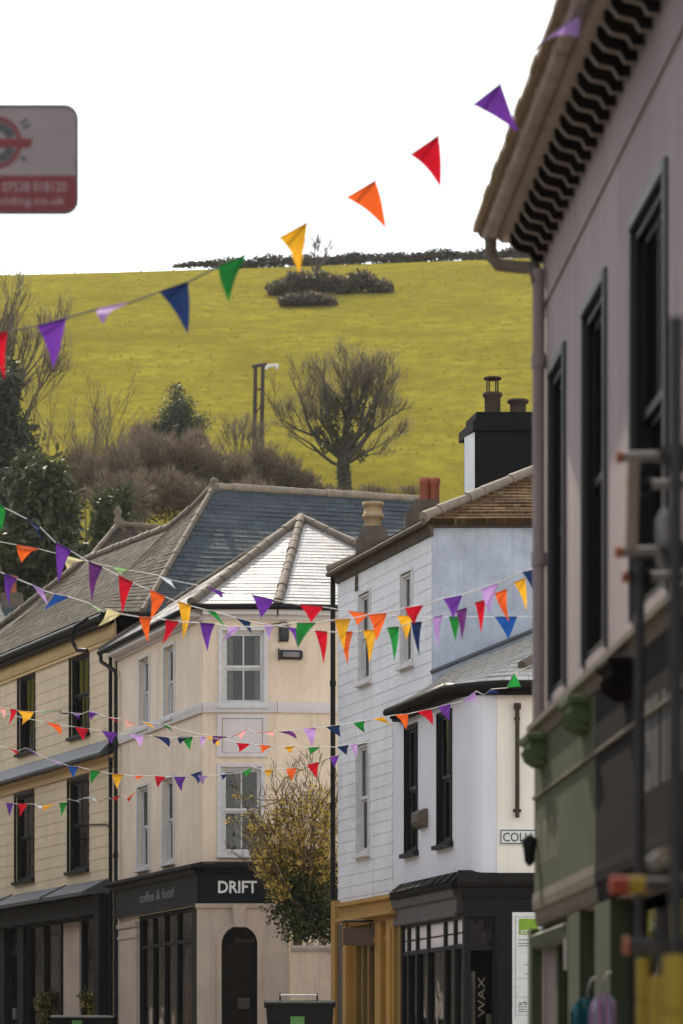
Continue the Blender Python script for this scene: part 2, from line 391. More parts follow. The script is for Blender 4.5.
def grass_mat():
    m, nt, b = new_mat('meadow grass'); v = coords(nt); vb = coords(nt, (.8, .55, .8)); vl = coords(nt, (.12, .4, .4))
    c = ramp(nt, noise(nt, vb, .16, 7, .72), [(.30, (.155, .130, .019)), (.46, (.205, .174, .024)), (.56, (.24, .206, .028)), (.7, (.285, .244, .038))])
    c = mixc(nt, ramp(nt, noise(nt, vb, 1.0, 6, .8), [(.42, (.8,) * 3), (.58, (0, 0, 0))]), c, (.145, .125, .022))
    c = mixc(nt, ramp(nt, noise(nt, vl, .55, 3, .6), [(.56, (0, 0, 0)), (.66, (.4,) * 3)]), c, (.145, .12, .022))
    nt.links.new(c, b.inputs['Base Color']); b.inputs['Roughness'].default_value = 1; b.inputs['Specular IOR Level'].default_value = 0
    bump(nt, b, noise(nt, coords(nt, (.6, 1, 1)), 1.6, 6, .75), .6, .25)
    return m
M['asphalt'] = street_mat('asphalt', (.055, .054, .053)); M['paving'] = street_mat('pale paving', (.33, .28, .225)); M['grass'] = grass_mat()
base = lambda x, y: interp([(-300, -1.5), (0, 0), (70, 1.9), (110, 3), (128, 6)], y)
far_x = [-1500, -600, -250, -120] + list(range(-80, 81, 4)) + [120, 250, 600, 1500]
sheet('ground', [-1500, -300, -60, -20, -8, 0, 8, 20, 60, 300, 1500], [-300, -100, -20] + list(range(0, 129, 8)), base, M['paving'])
sheet('hill', far_x, [128] + list(range(132, 350, 4)) + [400, 500, 700, 1000, 1600], hill_z, M['grass'])
# the street rises towards the corner shop and bends away to the left behind it
def ribbon(name, line, w0, w1, lift, mat, wall_h=0):
    mb = MB(); n = len(line); vs = []
    for i, (x, y) in enumerate(line):
        a = Vector(line[max(i - 1, 0)]); b = Vector(line[min(i + 1, n - 1)]); t = (b - a).normalized(); s = Vector((t.y, -t.x))
        for w in (w0, w1):
            p = Vector((x, y)) + s * w; vs.append((p.x, p.y, base(p.x, p.y) + lift))
            if wall_h: vs.append((p.x, p.y, base(p.x, p.y) - .02))
    if wall_h: mb.add(vs, [f for i in range(n - 1) for f in ((4 * i, 4 * i + 2, 4 * i + 6, 4 * i + 4), (4 * i, 4 * i + 1, 4 * i + 5, 4 * i + 4), (4 * i + 2, 4 * i + 3, 4 * i + 7, 4 * i + 6))])
    else: mb.add(vs, [(2 * i, 2 * i + 1, 2 * i + 3, 2 * i + 2) for i in range(n - 1)])
    o = mb.build(name, mat); o['kind'] = 'structure'; return o
street = [(-3.2, -40), (-3.2, 0), (-3.4, 20), (-4, 40), (-5.2, 56), (-7.6, 68), (-10.5, 78), (-15, 92), (-21, 112)]
ribbon('road', street, -2.8, 2.8, .012, M['asphalt'])
ribbon('pavement', street, 2.8, 4.4, .12, M['paving'], .12); ribbon('pavement', street, -4.6, -2.8, .12, M['paving'], .12)

# ================================================================== helpers for buildings
def op(fc, px0, px1, z0, z1): return (fc.s(px0), fc.s(px1), z0, z1)
def ridge(mb, p0, p1, r=.08, tile=.42, m=0):
    p0, p1 = Vector(p0), Vector(p1); n = max(1, int((p1 - p0).length / tile))
    for i in range(n):
        a, b = lerp(p0, p1, i / n), lerp(p0, p1, (i + 1.06) / n); q = R.uniform(.92, 1.1)
        mb.tube([a, b], [r * 1.08 * q, r * .95 * q], 8, m)
def off_corner(a, b, n):
    """intersection (plan) of two faces each pushed out by n"""
    p = a.O + a.N * n; q = b.O + b.N * n; den = a.S.x * b.S.y - a.S.y * b.S.x
    t = ((q.x - p.x) * b.S.y - (q.y - p.y) * b.S.x) / den; r = p + a.S * t; return (r.x, r.y)
def gap_pt(p, z): return Vector((p[0], p[1], z))

# ================================================================== corner shop (cream render, white hipped roof)
FB = Face.vp(203, 70); FBl = Face.vp(203, 70, -740); FBr = Face.vp(277, 70, 20000)
cs = thing('corner_shop', 'cream rendered corner shop with pale slate hipped roof and DRIFT fascia', 'shop', (FB.O.x, FB.O.y, 1.9))
WU, WL = (9.24, 10.75), (6.16, 7.94)
front_w = [(222, 264.5), (221, 261.5)]; left_w = [((140, 149.5), (164.5, 174.5)), ((138, 149), (163.5, 174))]
mb = MB()
ops = [op(FBl, *p, *z) for row, z in zip(left_w, (WU, WL)) for p in row]
wall(mb, FBl, FBl.s(117.2), 0, 5.1, 11.2, ops); wall(mb, FBl, FBl.s(117.2), FBl.s(139.5), 1.2, 5.1)
ops = [op(FB, *p, *z) for p, z in zip(front_w, (WU, WL))]
wall(mb, FB, 0, FB.s(277), 5.0, 11.2, ops); wall(mb, FBr, 0, FBr.s(420), 1.2, 11.2)
wall(mb, FB, 0, FB.s(277), 1.2, 5.0, [(FB.s(221), FB.s(258), 1.2, 4.75)], .05)
i1 = Vector(FBl.xy(117.5)); e = FBr.xy(420)
cw = mb.build('wall', M['cream'], cs)
mb = MB(); q = .5
mb.prism([FBl.xy(119, -q), off_corner(FBl, FB, -q), FBr.xy(277, -q), (e[0], e[1] + q), (e[0], 78.5), (i1.x + 1.2, 79)], 1.2, 11.15); mb.build('inner_wall', M['room'], cs)
mb = MB()
for fc, a, b in ((FBl, FBl.s(117.6), -.02), (FB, -.0, FB.s(277)), (FBr, 0, FBr.s(418))):
    mb.prof(fc, a, b, [(-.02, 9.06), (.05, 9.06), (.075, 9.2), (.075, 9.27), (-.02, 9.29)])
    mb.prof(fc, a, b, [(-.02, 10.97), (.05, 10.97), (.06, 11.04), (.24, 11.06), (.24, 11.2), (-.02, 11.2)])
mb.build('band_course', M['creamtrim'], cs)
mb = MB(); a, b = FB.s(217.5), FB.s(267.5); z0, z1 = FB.z(240, 757), FB.z(240, 714.5)
mb.box(FB, a + .11, b - .11, -.02, .022, z0 + .09, z1 - .09)
for s0, s1, c, d in ((a, a + .09, z0, z1), (b - .09, b, z0, z1), (a + .09, b - .09, z0, z0 + .08), (a + .09, b - .09, z1 - .08, z1)): mb.box(FB, s0, s1, -.02, .04, c, d)
mb.build('wall_panel', M['creamtrim'], cs)
for (p, z, cur) in zip(front_w, (WU, WL), ([(0, .22), (.8, 1)], [(.0, .08), (.3, .5)])):
    window(cs, FB, *op(FB, *p, *z)[:2], *z, M['frame_white'], M['frame_white'], arch=.07, nx=1, curtain=cur, fw=.05)
for row, z in zip(left_w, (WU, WL)):
    for p in row: window(cs, FBl, *op(FBl, *p, *z)[:2], *z, M['frame_white'], M['frame_white'], arch=.06, nx=1, curtain=[(0, .3)], fw=.05)
# fascia and shopfront
mb = MB()
for fc, a, b in ((FBl, FBl.s(118.5), .0), (FB, 0, FB.s(277)), (FBr, 0, FBr.s(420))):
    mb.box(fc, a, b, -.02, .12, 5.13, 5.78)
    mb.prof(fc, a - (.1 if fc is FBl else 0), b, [(-.02, 5.74), (.16, 5.74), (.2, 5.83), (.32, 5.86), (.32, 5.93), (-.02, 6.0)])
mb.prism([off_corner(FBl, FB, n) for n in (0, .12)] + [FB.xy(204, .1199), FBl.xy(202, .1199)], 5.131, 5.779)
mb.prism([off_corner(FBl, FB, .3199), FB.xy(204.5, .3199), FB.xy(204.5, 0), FBl.xy(202, 0), FBl.xy(202, .3199)], 5.861, 5.929)
fa = mb.build('fascia', M['shopblack'], cs, None, .008)
lettering('lettering', 'DRIFT', FB, FB.s(237.8), FB.z(238, 887.3), .80, .25, .123, M['letterwhite'], cs, bold=.022, extrude=.02)
lettering('lettering', 'coffee & food', FBl, FBl.s(162), FBl.z(162, 895), FBl.s(180) - FBl.s(146), .22, .123, M['lettergrey'], cs)
# stone ground floor with the arched entrance
mb = MB(); sc = FB.s(239.5); hw = .37; zs, zt = 4.30, 5.10; n1 = .07; sL, sR = FB.s(197), FB.s(289); bot = 1.3
mb.box(FB, sL, sc - hw, -.1, n1, bot, zs); mb.box(FB, sc + hw, sR, -.1, n1, bot, zs)
K = 14; arc = [(sc - hw * math.cos(math.pi * i / K), zs + hw * math.sin(math.pi * i / K)) for i in range(K + 1)]
out = [(sL, zs)] + [(lerp(sL, sR, i / (K - 2)), zt) for i in range(K - 1)] + [(sR, zs)]
for n in (n1,):
    mb.add([FB.W(a, n, z) for a, z in arc] + [FB.W(a, n, z) for a, z in out], [(i, i + 1, K + 2 + i, K + 1 + i) for i in range(K)])
mb.add([FB.W(a, n1, z) for a, z in arc] + [FB.W(a, -.25, z) for a, z in arc], [(i, i + 1, K + 2 + i, K + 1 + i) for i in range(K)])
mb.add([FB.W(sc - hw, n1, bot), FB.W(sc - hw, n1, zs), FB.W(sc - hw, -.25, zs), FB.W(sc - hw, -.25, bot)], [(0, 1, 2, 3)]); mb.add([FB.W(sc + hw, n1, bot), FB.W(sc + hw, n1, zs), FB.W(sc + hw, -.25, zs), FB.W(sc + hw, -.25, bot)], [(0, 1, 2, 3)])
mb.add([FB.W(sL, n1, zs), FB.W(sL, n1, zt), FB.W(sL, -.1, zt), FB.W(sL, -.1, zs)], [(0, 1, 2, 3)])
mb.add([FB.W(sR, n1, zs), FB.W(sR, n1, zt), FB.W(sR, -.1, zt), FB.W(sR, -.1, zs)], [(0, 1, 2, 3)])
arc2 = [(sc - (hw + .09) * math.cos(math.pi * i / K), zs + (hw + .09) * math.sin(math.pi * i / K)) for i in range(K + 1)]
mb.add([FB.W(a, n1 + .03, z) for a, z in arc] + [FB.W(a, n1 + .03, z) for a, z in arc2] + [FB.W(a, n1 - .01, z) for a, z in arc2] + [FB.W(a, n1 - .01, z) for a, z in arc],
       [f for i in range(K) for f in ((i, i + 1, K + 2 + i, K + 1 + i), (K + 1 + i, K + 2 + i, 2 * K + 3 + i, 2 * K + 2 + i), (i, i + 1, 3 * K + 4 + i, 3 * K + 3 + i))])
for s0 in (sc - hw - .09, sc + hw): mb.box(FB, s0, s0 + .09, n1 - .01, n1 + .03, bot, zs)
a = [FB.W(sc + x, n, z) for n in (n1 - .01, n1 + .075) for x, z in ((-.09, zs + hw - .03), (.09, zs + hw - .03), (.15, zt - .002), (-.15, zt - .002))]
mb.add(a, [(0, 1, 2, 3), (4, 5, 6, 7), (0, 1, 5, 4), (1, 2, 6, 5), (2, 3, 7, 6), (3, 0, 4, 7)])
mb.prof(FB, sL - .03, sR + .03, [(0, 5.02), (.12, 5.04), (.14, 5.125), (0, 5.125)])
mb.build('stone_front', M['creamstone'], cs)
mb = MB(); mb.box(FBl, FBl.s(119.5), FBl.s(139), -.02, .06, bot, 4.86); mb.prof(FBl, FBl.s(119), FBl.s(139.6), [(0, 4.86), (.09, 4.88), (.11, 4.97), (0, 5.0)])
mb.prof(FBl, FBl.s(119), FBl.s(139.6), [(0, 4.62), (.085, 4.64), (.085, 4.7), (0, 4.72)])
mb.build('pilaster', M['creamstone'], cs)
mb = MB(); nb = -.24
mb.box(FB, sc - hw, sc - hw + .06, nb - .05, nb, bot, zs); mb.box(FB, sc + hw - .06, sc + hw, nb - .05, nb, bot, zs); mb.box(FB, sc - hw + .06, sc + hw - .06, nb - .05, nb, zs - .03, zs + .05)
mb.add([FB.W(a, nb + .01, z) for a, z in arc] + [FB.W(sc + (a - sc) * .87, nb + .01, zs + (z - zs) * .87) for a, z in arc], [(i, i + 1, K + 2 + i, K + 1 + i) for i in range(K)])
mb.box(FB, sc - hw + .06, sc - hw + .12, nb - .04, nb - .005, bot, zs - .03); mb.box(FB, sc + hw - .12, sc + hw - .06, nb - .04, nb - .005, bot, zs - .03)
for z in (2.0, 2.9): mb.box(FB, sc - hw + .12, sc + hw - .12, nb - .035, nb - .008, z, z + .07)
mb.add([FB.W(sc - hw, -.52, bot), FB.W(sc + hw, -.52, bot), FB.W(sc + hw, -.52, zt), FB.W(sc - hw, -.52, zt)], [(0, 1, 2, 3)], 1)
mb.box(FB, sc - .2, sc + .3, -.5, -.4, 2.9, 2.96, 2); mb.box(FB, sc - .05, sc + .2, -.5, -.42, 2.96, 3.2, 2); mb.box(FB, sc - .1, sc + .32, -.5, -.44, 4.34, 4.42, 2)
dr = mb.build('door', [M['shopblack'], M['room'], M['wood']], cs)
mb = MB(); mb.add([FB.W(sc - hw + .1, nb - .02, bot), FB.W(sc + hw - .1, nb - .02, bot), FB.W(sc + hw - .1, nb - .025, zs - .02), FB.W(sc - hw + .1, nb - .018, zs - .02)], [(0, 1, 2, 3)])
mb.add([FB.W(sc + (x - sc) * .95, nb - .01, zs + (z - zs) * .95) for x, z in arc], [tuple(range(K + 1))]); mb.build('pane', M['shopglass'], dr)
def shopfront(parent, fc, mull, z0, z1, ztr, frame, mw=.05, n0=-.12, depth=.1, riser=.5, goods=None, skip=(), room=None, back=-.6, transom_panel=None):
    """glazed shopfront: shop_window (mullions, transom, riser, interior) > pane"""
    mb = MB(); s = [fc.s(p) for p in mull]
    for i, x in enumerate(s): mb.box(fc, x - mw / 2, x + mw / 2, n0, n0 + depth, z0, z1)
    for a, b in zip(s, s[1:]):
        mb.box(fc, a + mw / 2, b - mw / 2, n0 + .01, n0 + depth - .012, z1 - .07, z1); mb.box(fc, a + mw / 2, b - mw / 2, n0 + .01, n0 + depth - .012, z0, z0 + riser)
        if ztr: mb.box(fc, a + mw / 2, b - mw / 2, n0 + .01, n0 + depth - .008, ztr - .035, ztr + .035)
    a, b = s[0], s[-1]
    mb.add([fc.W(a, back, z0), fc.W(b, back, z0), fc.W(b, back, z1), fc.W(a, back, z1)], [(0, 1, 2, 3)], 1)
    mb.add([fc.W(a, back, z1 + .01), fc.W(b, back, z1 + .01), fc.W(b, 0, z1 + .01), fc.W(a, 0, z1 + .01)], [(0, 1, 2, 3)], 1)
    for g in goods or (): mb.box(fc, fc.s(g[0]), fc.s(g[1]), back + .12, back + .12 + g[4], g[2], g[3], 2)
    w = mb.build('shop_window', [frame, room or M['room'], M['curtain']], parent)
    mb = MB()
    for a, b in zip(s, s[1:]):
        for c, d in (((z0 + riser, ztr), (ztr, z1)) if ztr else ((z0 + riser, z1),)):
            t = R.uniform(-.006, .006); mb.add([fc.W(a, n0 + .04 + t, c), fc.W(b, n0 + .04 - t, c), fc.W(b, n0 + .04 - t * .5, d), fc.W(a, n0 + .04 + t * 1.3, d)], [(0, 1, 2, 3)])
    mb.build('pane', M['shopglass'], w)
    return w
shopfront(cs, FBl, (140.3, 152, 163.5, 176, 193.5), 1.3, 5.09, FBl.z(165, 944), M['shopblack'], .1, goods=[(152.5, 155, 2, 4.9, .1), (166, 170, 1.6, 4.3, .06), (178, 181, 2.0, 4.9, .08), (157, 161, 1.5, 3.0, .2)])
mb = MB(); mb.prism([off_corner(FBl, FB, .03), FB.xy(205.2, .03), FB.xy(205.2, -.3), FBl.xy(193.6, -.2), FBl.xy(193.6, .03)], 1.3, 5.1); mb.build('corner_post', M['shopblack'], cs)
# roof
E0 = gap_pt(FBl.xy(112, .3), 11.26); c1 = off_corner(FBl, FB, .3); E1 = gap_pt(c1, 11.26); c2 = off_corner(FB, FBr, .3); E2 = gap_pt(c2, 11.26); E3 = gap_pt(FBr.xy(478, .3), 11.26)
E4 = Vector((2.6, 79.2, 11.26)); AP = at(301, 519, 74.5)
mb = MB()
for a, b in ((E0, E1), (E1, E2), (E2, E3), (E3, E4), (E4, E0)): mb.roof(a, b, AP, AP, .215, .07)
rf = mb.build('roof', M['slate_pale'], cs)
mb = MB(); up = Vector((0, 0, .03))
for a in (E1, E2, E3): ridge(mb, a + up, AP + up, .10, .45)
ridge(mb, E0 + up, AP + up, .05, .6); mb.build('ridge_tile', M['ridge'], rf)
mb = MB(); g = Vector((0, 0, -.05))
mb.tube([E0 + g, E1 + g, E2 + g, E3 + g], .065, 8); mb.build('gutter', M['iron'], cs)
mb = MB(); dp = lambda px, z, n: FBl.W(FBl.s(px), n, z)
mb.tube([dp(112.6, 11.15, .28), dp(113, 11.0, .28), dp(119.4, 10.72, .1), dp(120.2, 10.6, .1), dp(120.2, 1.3, .1)], .045, 8); mb.tube([dp(119.9, 9.06, .1), dp(119.9, 8.95, .1)], .06, 8); mb.tube([dp(119.9, 6.6, .1), dp(119.9, 6.5, .1)], .06, 8)
mb.build('drainpipe', M['iron'], cs)
al = thing('alarm_box', 'grey bell box above a flat bulkhead light on the corner shop wall', 'alarm', FBr.W(FBr.s(282), 0, 10.3))
mb = MB(); fz = lambda y: FBr.z(283, y)
mb.prof(FBr, FBr.s(278.6), FBr.s(288.2), [(0, fz(642)), (.1, fz(641)), (.14, fz(636)), (.14, fz(627)), (0, fz(624.5))]); mb.build('casing', M['galvdark'], al, None, .02)
mb = MB(); mb.box(FBr, FBr.s(280), FBr.s(284), .13, .152, fz(636), fz(628)); mb.build('face_plate', M['frame_grey'], al)
mb = MB(); mb.prof(FBr, FBr.s(278), FBr.s(302), [(0, fz(660)), (.1, fz(659)), (.17, fz(655)), (.12, fz(650.5)), (0, fz(650))]); bl = mb.build('bulkhead_light', M['frame_grey'], al, None, .03)
mb = MB(); mb.box(FBr, FBr.s(282), FBr.s(298), .1, .176, fz(657.5), fz(653)); mb.build('lens', M['galv'], bl)
mb = MB(); mb.tube([FBr.W(FBr.s(270), .03, fz(625)), FBr.W(FBr.s(278), .05, fz(624)), FBr.W(FBr.s(284), .06, fz(622)), FBr.W(FBr.s(290), .04, fz(625))], .012, 6); mb.build('cable', M['iron'], al)

# ================================================================== long weatherboarded house on the left
FC = Face.vp(116, 77.5, -1000)
lh = thing('weatherboard_house', 'cream weatherboarded house with brown slate roof and black shop below', 'house', (FC.O.x - 3, FC.O.y + 4, 2.0))
cu, cl = (9.62, 11.5), (6.44, 8.58)
wu = [(18.5, 35), (70.4, 89), (-30, -15), (-78, -64)]; wl = [(15.5, 34), (68.5, 88.5), (-34, -18), (-84, -69)]
SL = FC.s(-150)
mb = MB(); ops = [op(FC, *p, *cu) for p in wu] + [op(FC, *p, *cl) for p in wl] + [(SL, FC.s(108), 1.0, 5.9)]
wall(mb, FC, SL, -.0, 1.2, 12.0, ops, .12, .27, .009); mb.build('wall', M['boards'], lh)
q = .95
mb = MB(); a, b = FC.xy(-150, -q), FC.xy(116, -q); mb.prism([a, b, (b[0] + 3.5, b[1] + 5), (a[0] + 6, a[1] + 5)], 1.2, 11.9); mb.build('inner_wall', M['room'], lh)
for ps, z in ((wu, cu), (wl, cl)):
    for i, p in enumerate(ps): window(lh, FC, *op(FC, *p, *z)[:2], *z, M['frame_dark'], M['frame_dark'], rec=.08, arch=.05, nx=1, sillm=M['frame_dark'], curtain=[(.55, .95)] if i < 2 else None)
mb = MB(); e0 = -.02
mb.box(FC, SL, e0, -.02, .05, 11.5, 11.9); mb.prof(FC, SL, e0, [(0, 11.56), (.08, 11.58), (.11, 11.66), (0, 11.7)]); mb.box(FC, SL, e0, -.02, .055, 8.66, 8.95)
mb.prof(FC, SL, e0, [(0, 8.8), (.12, 8.84), (.14, 8.9), (0, 8.96)]); mb.build('frieze', M['ochretrim'], lh)
mb = MB(); mb.prof(FC, SL, FC.s(114), [(0, 8.93), (.32, 8.9), (.34, 8.97), (0, 9.32)]); mb.build('slate_ledge', M['lead'], lh, None, .02)
mb = MB(); mb.prof(FC, SL, FC.s(108.5), [(0, 5.78), (.62, 5.72), (.64, 5.8), (0, 6.12)])
for k in (-60, 12, 66): mb.prof(FC, FC.s(k) - .02, FC.s(k) + .03, [(.05, 6.05), (.66, 5.76), (.66, 5.83), (.0, 6.15)])
mb.build('pentice_roof', M['lead'], lh)
mb = MB(); mb.box(FC, SL, FC.s(109), -.05, .3, 5.28, 5.72); mb.box(FC, SL, FC.s(108.6), -.06, .34, 5.3, 5.36); mb.box(FC, FC.s(107.6), FC.s(113), -.2, .34, 1.3, 5.75)
mb.box(FC, FC.s(-150), FC.s(27), -.2, -.1, 1.3, 5.3); mb.box(FC, FC.s(4), FC.s(8), -.2, .1, 1.3, 5.3); mb.box(FC, FC.s(21), FC.s(27), -.2, .1, 1.3, 5.3)
mb.build('shopfront_frame', M['shopblack'], lh)
shopfront(lh, FC, (28, 44.5, 61.5, 82.5, 94.5, 107.6), 1.3, 5.3, None, M['shopblack'], .09, -.1, .12, 1.35, goods=[(34, 42, 2.8, 5.0, .05), (86, 92, 4.3, 5.2, .05), (46, 58, 2.6, 3.0, .12), (86, 105, 2.6, 2.95, .12)])
mb = MB(); mb.box(FC, FC.s(64), FC.s(80), -.09, .015, 2.68, 5.22); mb.build('panel', M['creamstone'], lh)
mb = MB(); mb.box(FC, FC.s(8.3), FC.s(20.5), -.12, -.06, 1.3, 4.75); mb.box(FC, FC.s(10), FC.s(19), -.065, -.045, 2.9, 4.6, 1); d_ = mb.build('door', [M['shopblack'], M['room']], lh)
mb = MB(); mb.box(FC, FC.s(13), FC.s(15.4), -.05, .01, 3.0, 3.28); mb.build('letter_plate', M['galv'], d_)
# roofs: long street slope, hip, and the blue slope of the wing behind the corner shop
ez = 12.16
ev = lambda px: gap_pt(FC.xy(px, .32), ez)
EC = at(143, 612, 75.9); APX = at(214, 488, 81)
rid = [APX, at(192, 510, 82.2), at(170, 528, 84), at(128, 544, 87.3), at(87, 560, 90.5), at(0, 627, 97.5), at(-120, 700, 106)]
evs = [EC, ev(116), ev(88), ev(55), ev(20), ev(-70), ev(-170)]
mb = MB()
for i in range(len(rid) - 1): mb.roof(evs[i + 1], evs[i], rid[i + 1], rid[i], .2, .1)
bk = lambda p: Vector((p.x + 3.6, p.y + 1.2, 12.1))
for i in range(1, len(rid) - 1): mb.roof(bk(rid[i]), bk(rid[i + 1]), rid[i], rid[i + 1], .4, .1)
rl = mb.build('roof', M['slate_brown'], lh)
mb = MB(); W1 = Vector((2.4, 78.2, 12.0)); RE = at(436, 501.5, 83)
mb.roof(EC, W1, APX, RE, .225, .1); mb.roof(Vector((2.4, 88, 12)), Vector((-2, 88, 12)), RE, APX, .4, .1); rw = mb.build('roof', M['slate_blue'], lh, 'dark blue slate slope facing the corner shop')
mb = MB(); ridge(mb, APX + up, RE + up, .10, .45); mb.build('ridge_tile', M['mortar'], rw)
mb = MB(); ridge(mb, EC + up, APX + up, .07, .4)
for a, b in zip(rid, rid[1:]): ridge(mb, a + up, b + up, .10, .45)
mb.lathe(APX, [(.14, -.1), (.15, .05), (.07, .09), (.11, .16), (.08, .22), (.02, .25)], 8); mb.build('ridge_tile', M['ridge'], rl)
mb = MB(); mb.prism([FC.xy(116, -.9), (W1.x, W1.y + .3), (2.4, 87.5), (-3, 87.5)], 1.2, 12.0); mb.build('wing_wall', M['cream'], lh)
mb = MB()
for a, b in zip(evs[1:], evs[2:]):
    mb.tube([a + Vector((0, 0, -.12)), b + Vector((0, 0, -.12))], .085, 8)
mb.box(FC, SL, FC.s(114), -.02, .26, 11.9, 12.1)
mb.tube([dp(108.5, 12.02, .5), dp(103.5, 11.9, .66), dp(101.5, 11.6, .7), dp(103.5, 11.36, .62), dp(108, 11.3, .5)], .05, 8)
mb.build('gutter', M['iron'], lh)
mb = MB(); c_ = lambda px, z, n: FC.W(FC.s(px), n, z); mb.tube([c_(114.6, 11.3, .1), c_(114.6, 1.3, .1)], .042, 8); mb.tube([c_(89.5, 7.45, .03), c_(108, 7.35, .03), c_(112, 7.2, .03), c_(112.3, 6.2, .03)], .016, 6); mb.build('drainpipe', M['iron'], lh)
# houses behind
rh = thing('rear_house', 'dark slate roof with a finial peeping over the brown roof', 'house', at(125, 640, 99))
mb = MB(); mb.roof(at(45, 612, 93), at(200, 606, 93), at(118, 525, 97), at(200, 533, 97.4), .24, .1); mb.roof(at(200, 606, 104), at(45, 612, 104), at(200, 533, 97.4), at(118, 525, 97), .24, .1)
r_ = mb.build('roof', M['slate_brown'], rh)
mb = MB(); ridge(mb, at(118, 524, 97), at(200, 532, 97.4), .09, .45); ridge(mb, at(45, 611, 93), at(118, 524, 97), .07, .45); mb.lathe(at(118, 523, 97), [(.1, -.1), (.13, .1), (.07, .2), (.13, .34), (.02, .5)], 8); mb.build('ridge_tile', M['ridge'], r_)
mb = MB(); a, b = at(52, 612, 93.3), at(198, 606, 93.3); mb.prism([(a.x, a.y), (b.x, b.y), (b.x, 103.5), (a.x, 103.5)], 2.5, 14.9); mb.build('wall', M['boards'], rh)
dh = thing('distant_house', 'blue grey slate house with an orange chimney pot at the left edge', 'house', at(0, 700, 116))
mb = MB(); mb.roof(at(-70, 660, 112), at(26, 641, 112), at(-70, 602, 116), at(36, 604, 116), .25, .1); mb.roof(at(26, 641, 120), at(-70, 660, 120), at(36, 604, 116), at(-70, 602, 116), .3, .1); mb.build('roof', M['slate_blue'], dh)
mb = MB(); a, b = at(-68, 650, 112.2), at(25, 650, 112.2); mb.prism([(a.x, a.y), (b.x, b.y), (b.x, 119.8), (a.x, 119.8)], 2.8, 15.6); mb.build('wall', M['bluewall'], dh)
mb = MB(); a = at(12, 606, 116); mb.prism([(a.x - .35, 115.6), (a.x + .35, 115.6), (a.x + .35, 116.4), (a.x - .35, 116.4)], a.z - .6, a.z + .4); ch = mb.build('chimney', M['stone'], dh)
mb = MB(); mb.lathe(Vector((a.x, 116, a.z + .4)), [(.16, 0), (.15, .5), (.2, .52), (.2, .62)], 10); mb.build('chimney_pot', M['redpot'], ch)

# ================================================================== white house
FDL = Face.vp(432, 58, -620); FDF = Face.vp(432, 58)
wh = thing('white_house', 'tall white house with mossy brown tiled roof above a mustard shopfront', 'house', (FDL.O.x, FDL.O.y, 1.6))
du = (8.79, 10.38); wdu = [(359.5, 370.5), (401.5, 412.5)]; dl = (5.66, 7.64); wdl = [(357.5, 369)]
mb = MB(); ops = [op(FDL, *p, *du) for p in wdu] + [op(FDL, *p, *dl) for p in wdl] + [(FDL.s(342), FDL.s(392.9), 1.1, 4.5)]
wall(mb, FDL, FDL.s(338), FDL.s(393), 1.1, 7.82, ops, .12, .21, .007); wall(mb, FDL, FDL.s(338), 0, 7.82, 11.0, ops, .12, .21, .007)
w1_ = mb.build('wall', M['white'], wh)
mb = MB(); wall(mb, FDF, 0, 6.0, 1.1, 11.0); mb.build('wall', M['bluewall'], wh, 'rendered side wall with blue shade put into its colour')
mb = MB(); a, b = FDL.xy(338.5, -.62), off_corner(FDL, FDF, -.3); mb.prism([a, b, (7.5, 58.3), (7.5, 64.5), (.4, 64.5)], 1.1, 10.95); mb.build('inner_wall', M['room'], wh)
mb = MB(); mb.prism([FDL.xy(338.1, -.01), FDL.xy(338.1, -.62), (.5, 64.7), (7.6, 64.7), (7.6, 58.02), (7.4, 58.1), (7.4, 64.6), (.6, 64.6)], 1.1, 11.0); mb.build('rear_wall', M['white'], wh)
for ps, z in ((wdu, du), (wdl, dl)):
    for p_ in ps: window(wh, FDL, *op(FDL, *p_, *z)[:2], *z, M['frame_white'], M['frame_white'], rec=.05, arch=.05, nx=1, fw=.05, curtain=[(.0, .6)], sillm=M['creamtrim'])
A_ = gap_pt(FDL.xy(338, .2), 11.02); B_ = gap_pt(off_corner(FDL, FDF, .2), 11.05); C_ = Vector((7.8, 57.8, 11.05)); D_ = Vector((7.8, 64.8, 11.05)); G_ = Vector((.3, 64.8, 11.02)); PK = at(592, 447, 61); PK2 = PK + Vector((-.1, 1.2, -.02))
mb = MB(); mb.roof(B_, C_, PK, PK, .2, .1, lift=.02, wob=.012); mb.roof(A_, B_, PK2, PK, .2, .1); mb.roof(C_, D_, PK, PK2, .2, .1); mb.roof(D_, G_, PK2, PK2, .2, .1); mb.roof(G_, A_, PK2, PK2, .2, .1)
rD = mb.build('roof', M['tile_brown'], wh)
mb = MB(); ridge(mb, B_ + up, PK + up, .095, .4); mb.build('ridge_tile', M['mortar'], rD); mb = MB(); ridge(mb, A_ + up, PK2 + up, .08, .4); mb.build('ridge_tile', M['mortar'], rD)
mb = MB(); mb.prof(FDL, FDL.s(338), .1, [(0, 10.78), (.05, 10.82), (.1, 10.95), (.1, 11.0), (0, 11.0)]); mb.tube([A_ + Vector((0, 0, -.06)), B_ + Vector((0, 0, -.06))], .045, 8); mb.prof(FDF, -.1, 6, [(0, 10.93), (.08, 10.95), (.1, 11.0), (0, 11.0)])
mb.build('eaves', M['stone'], wh)
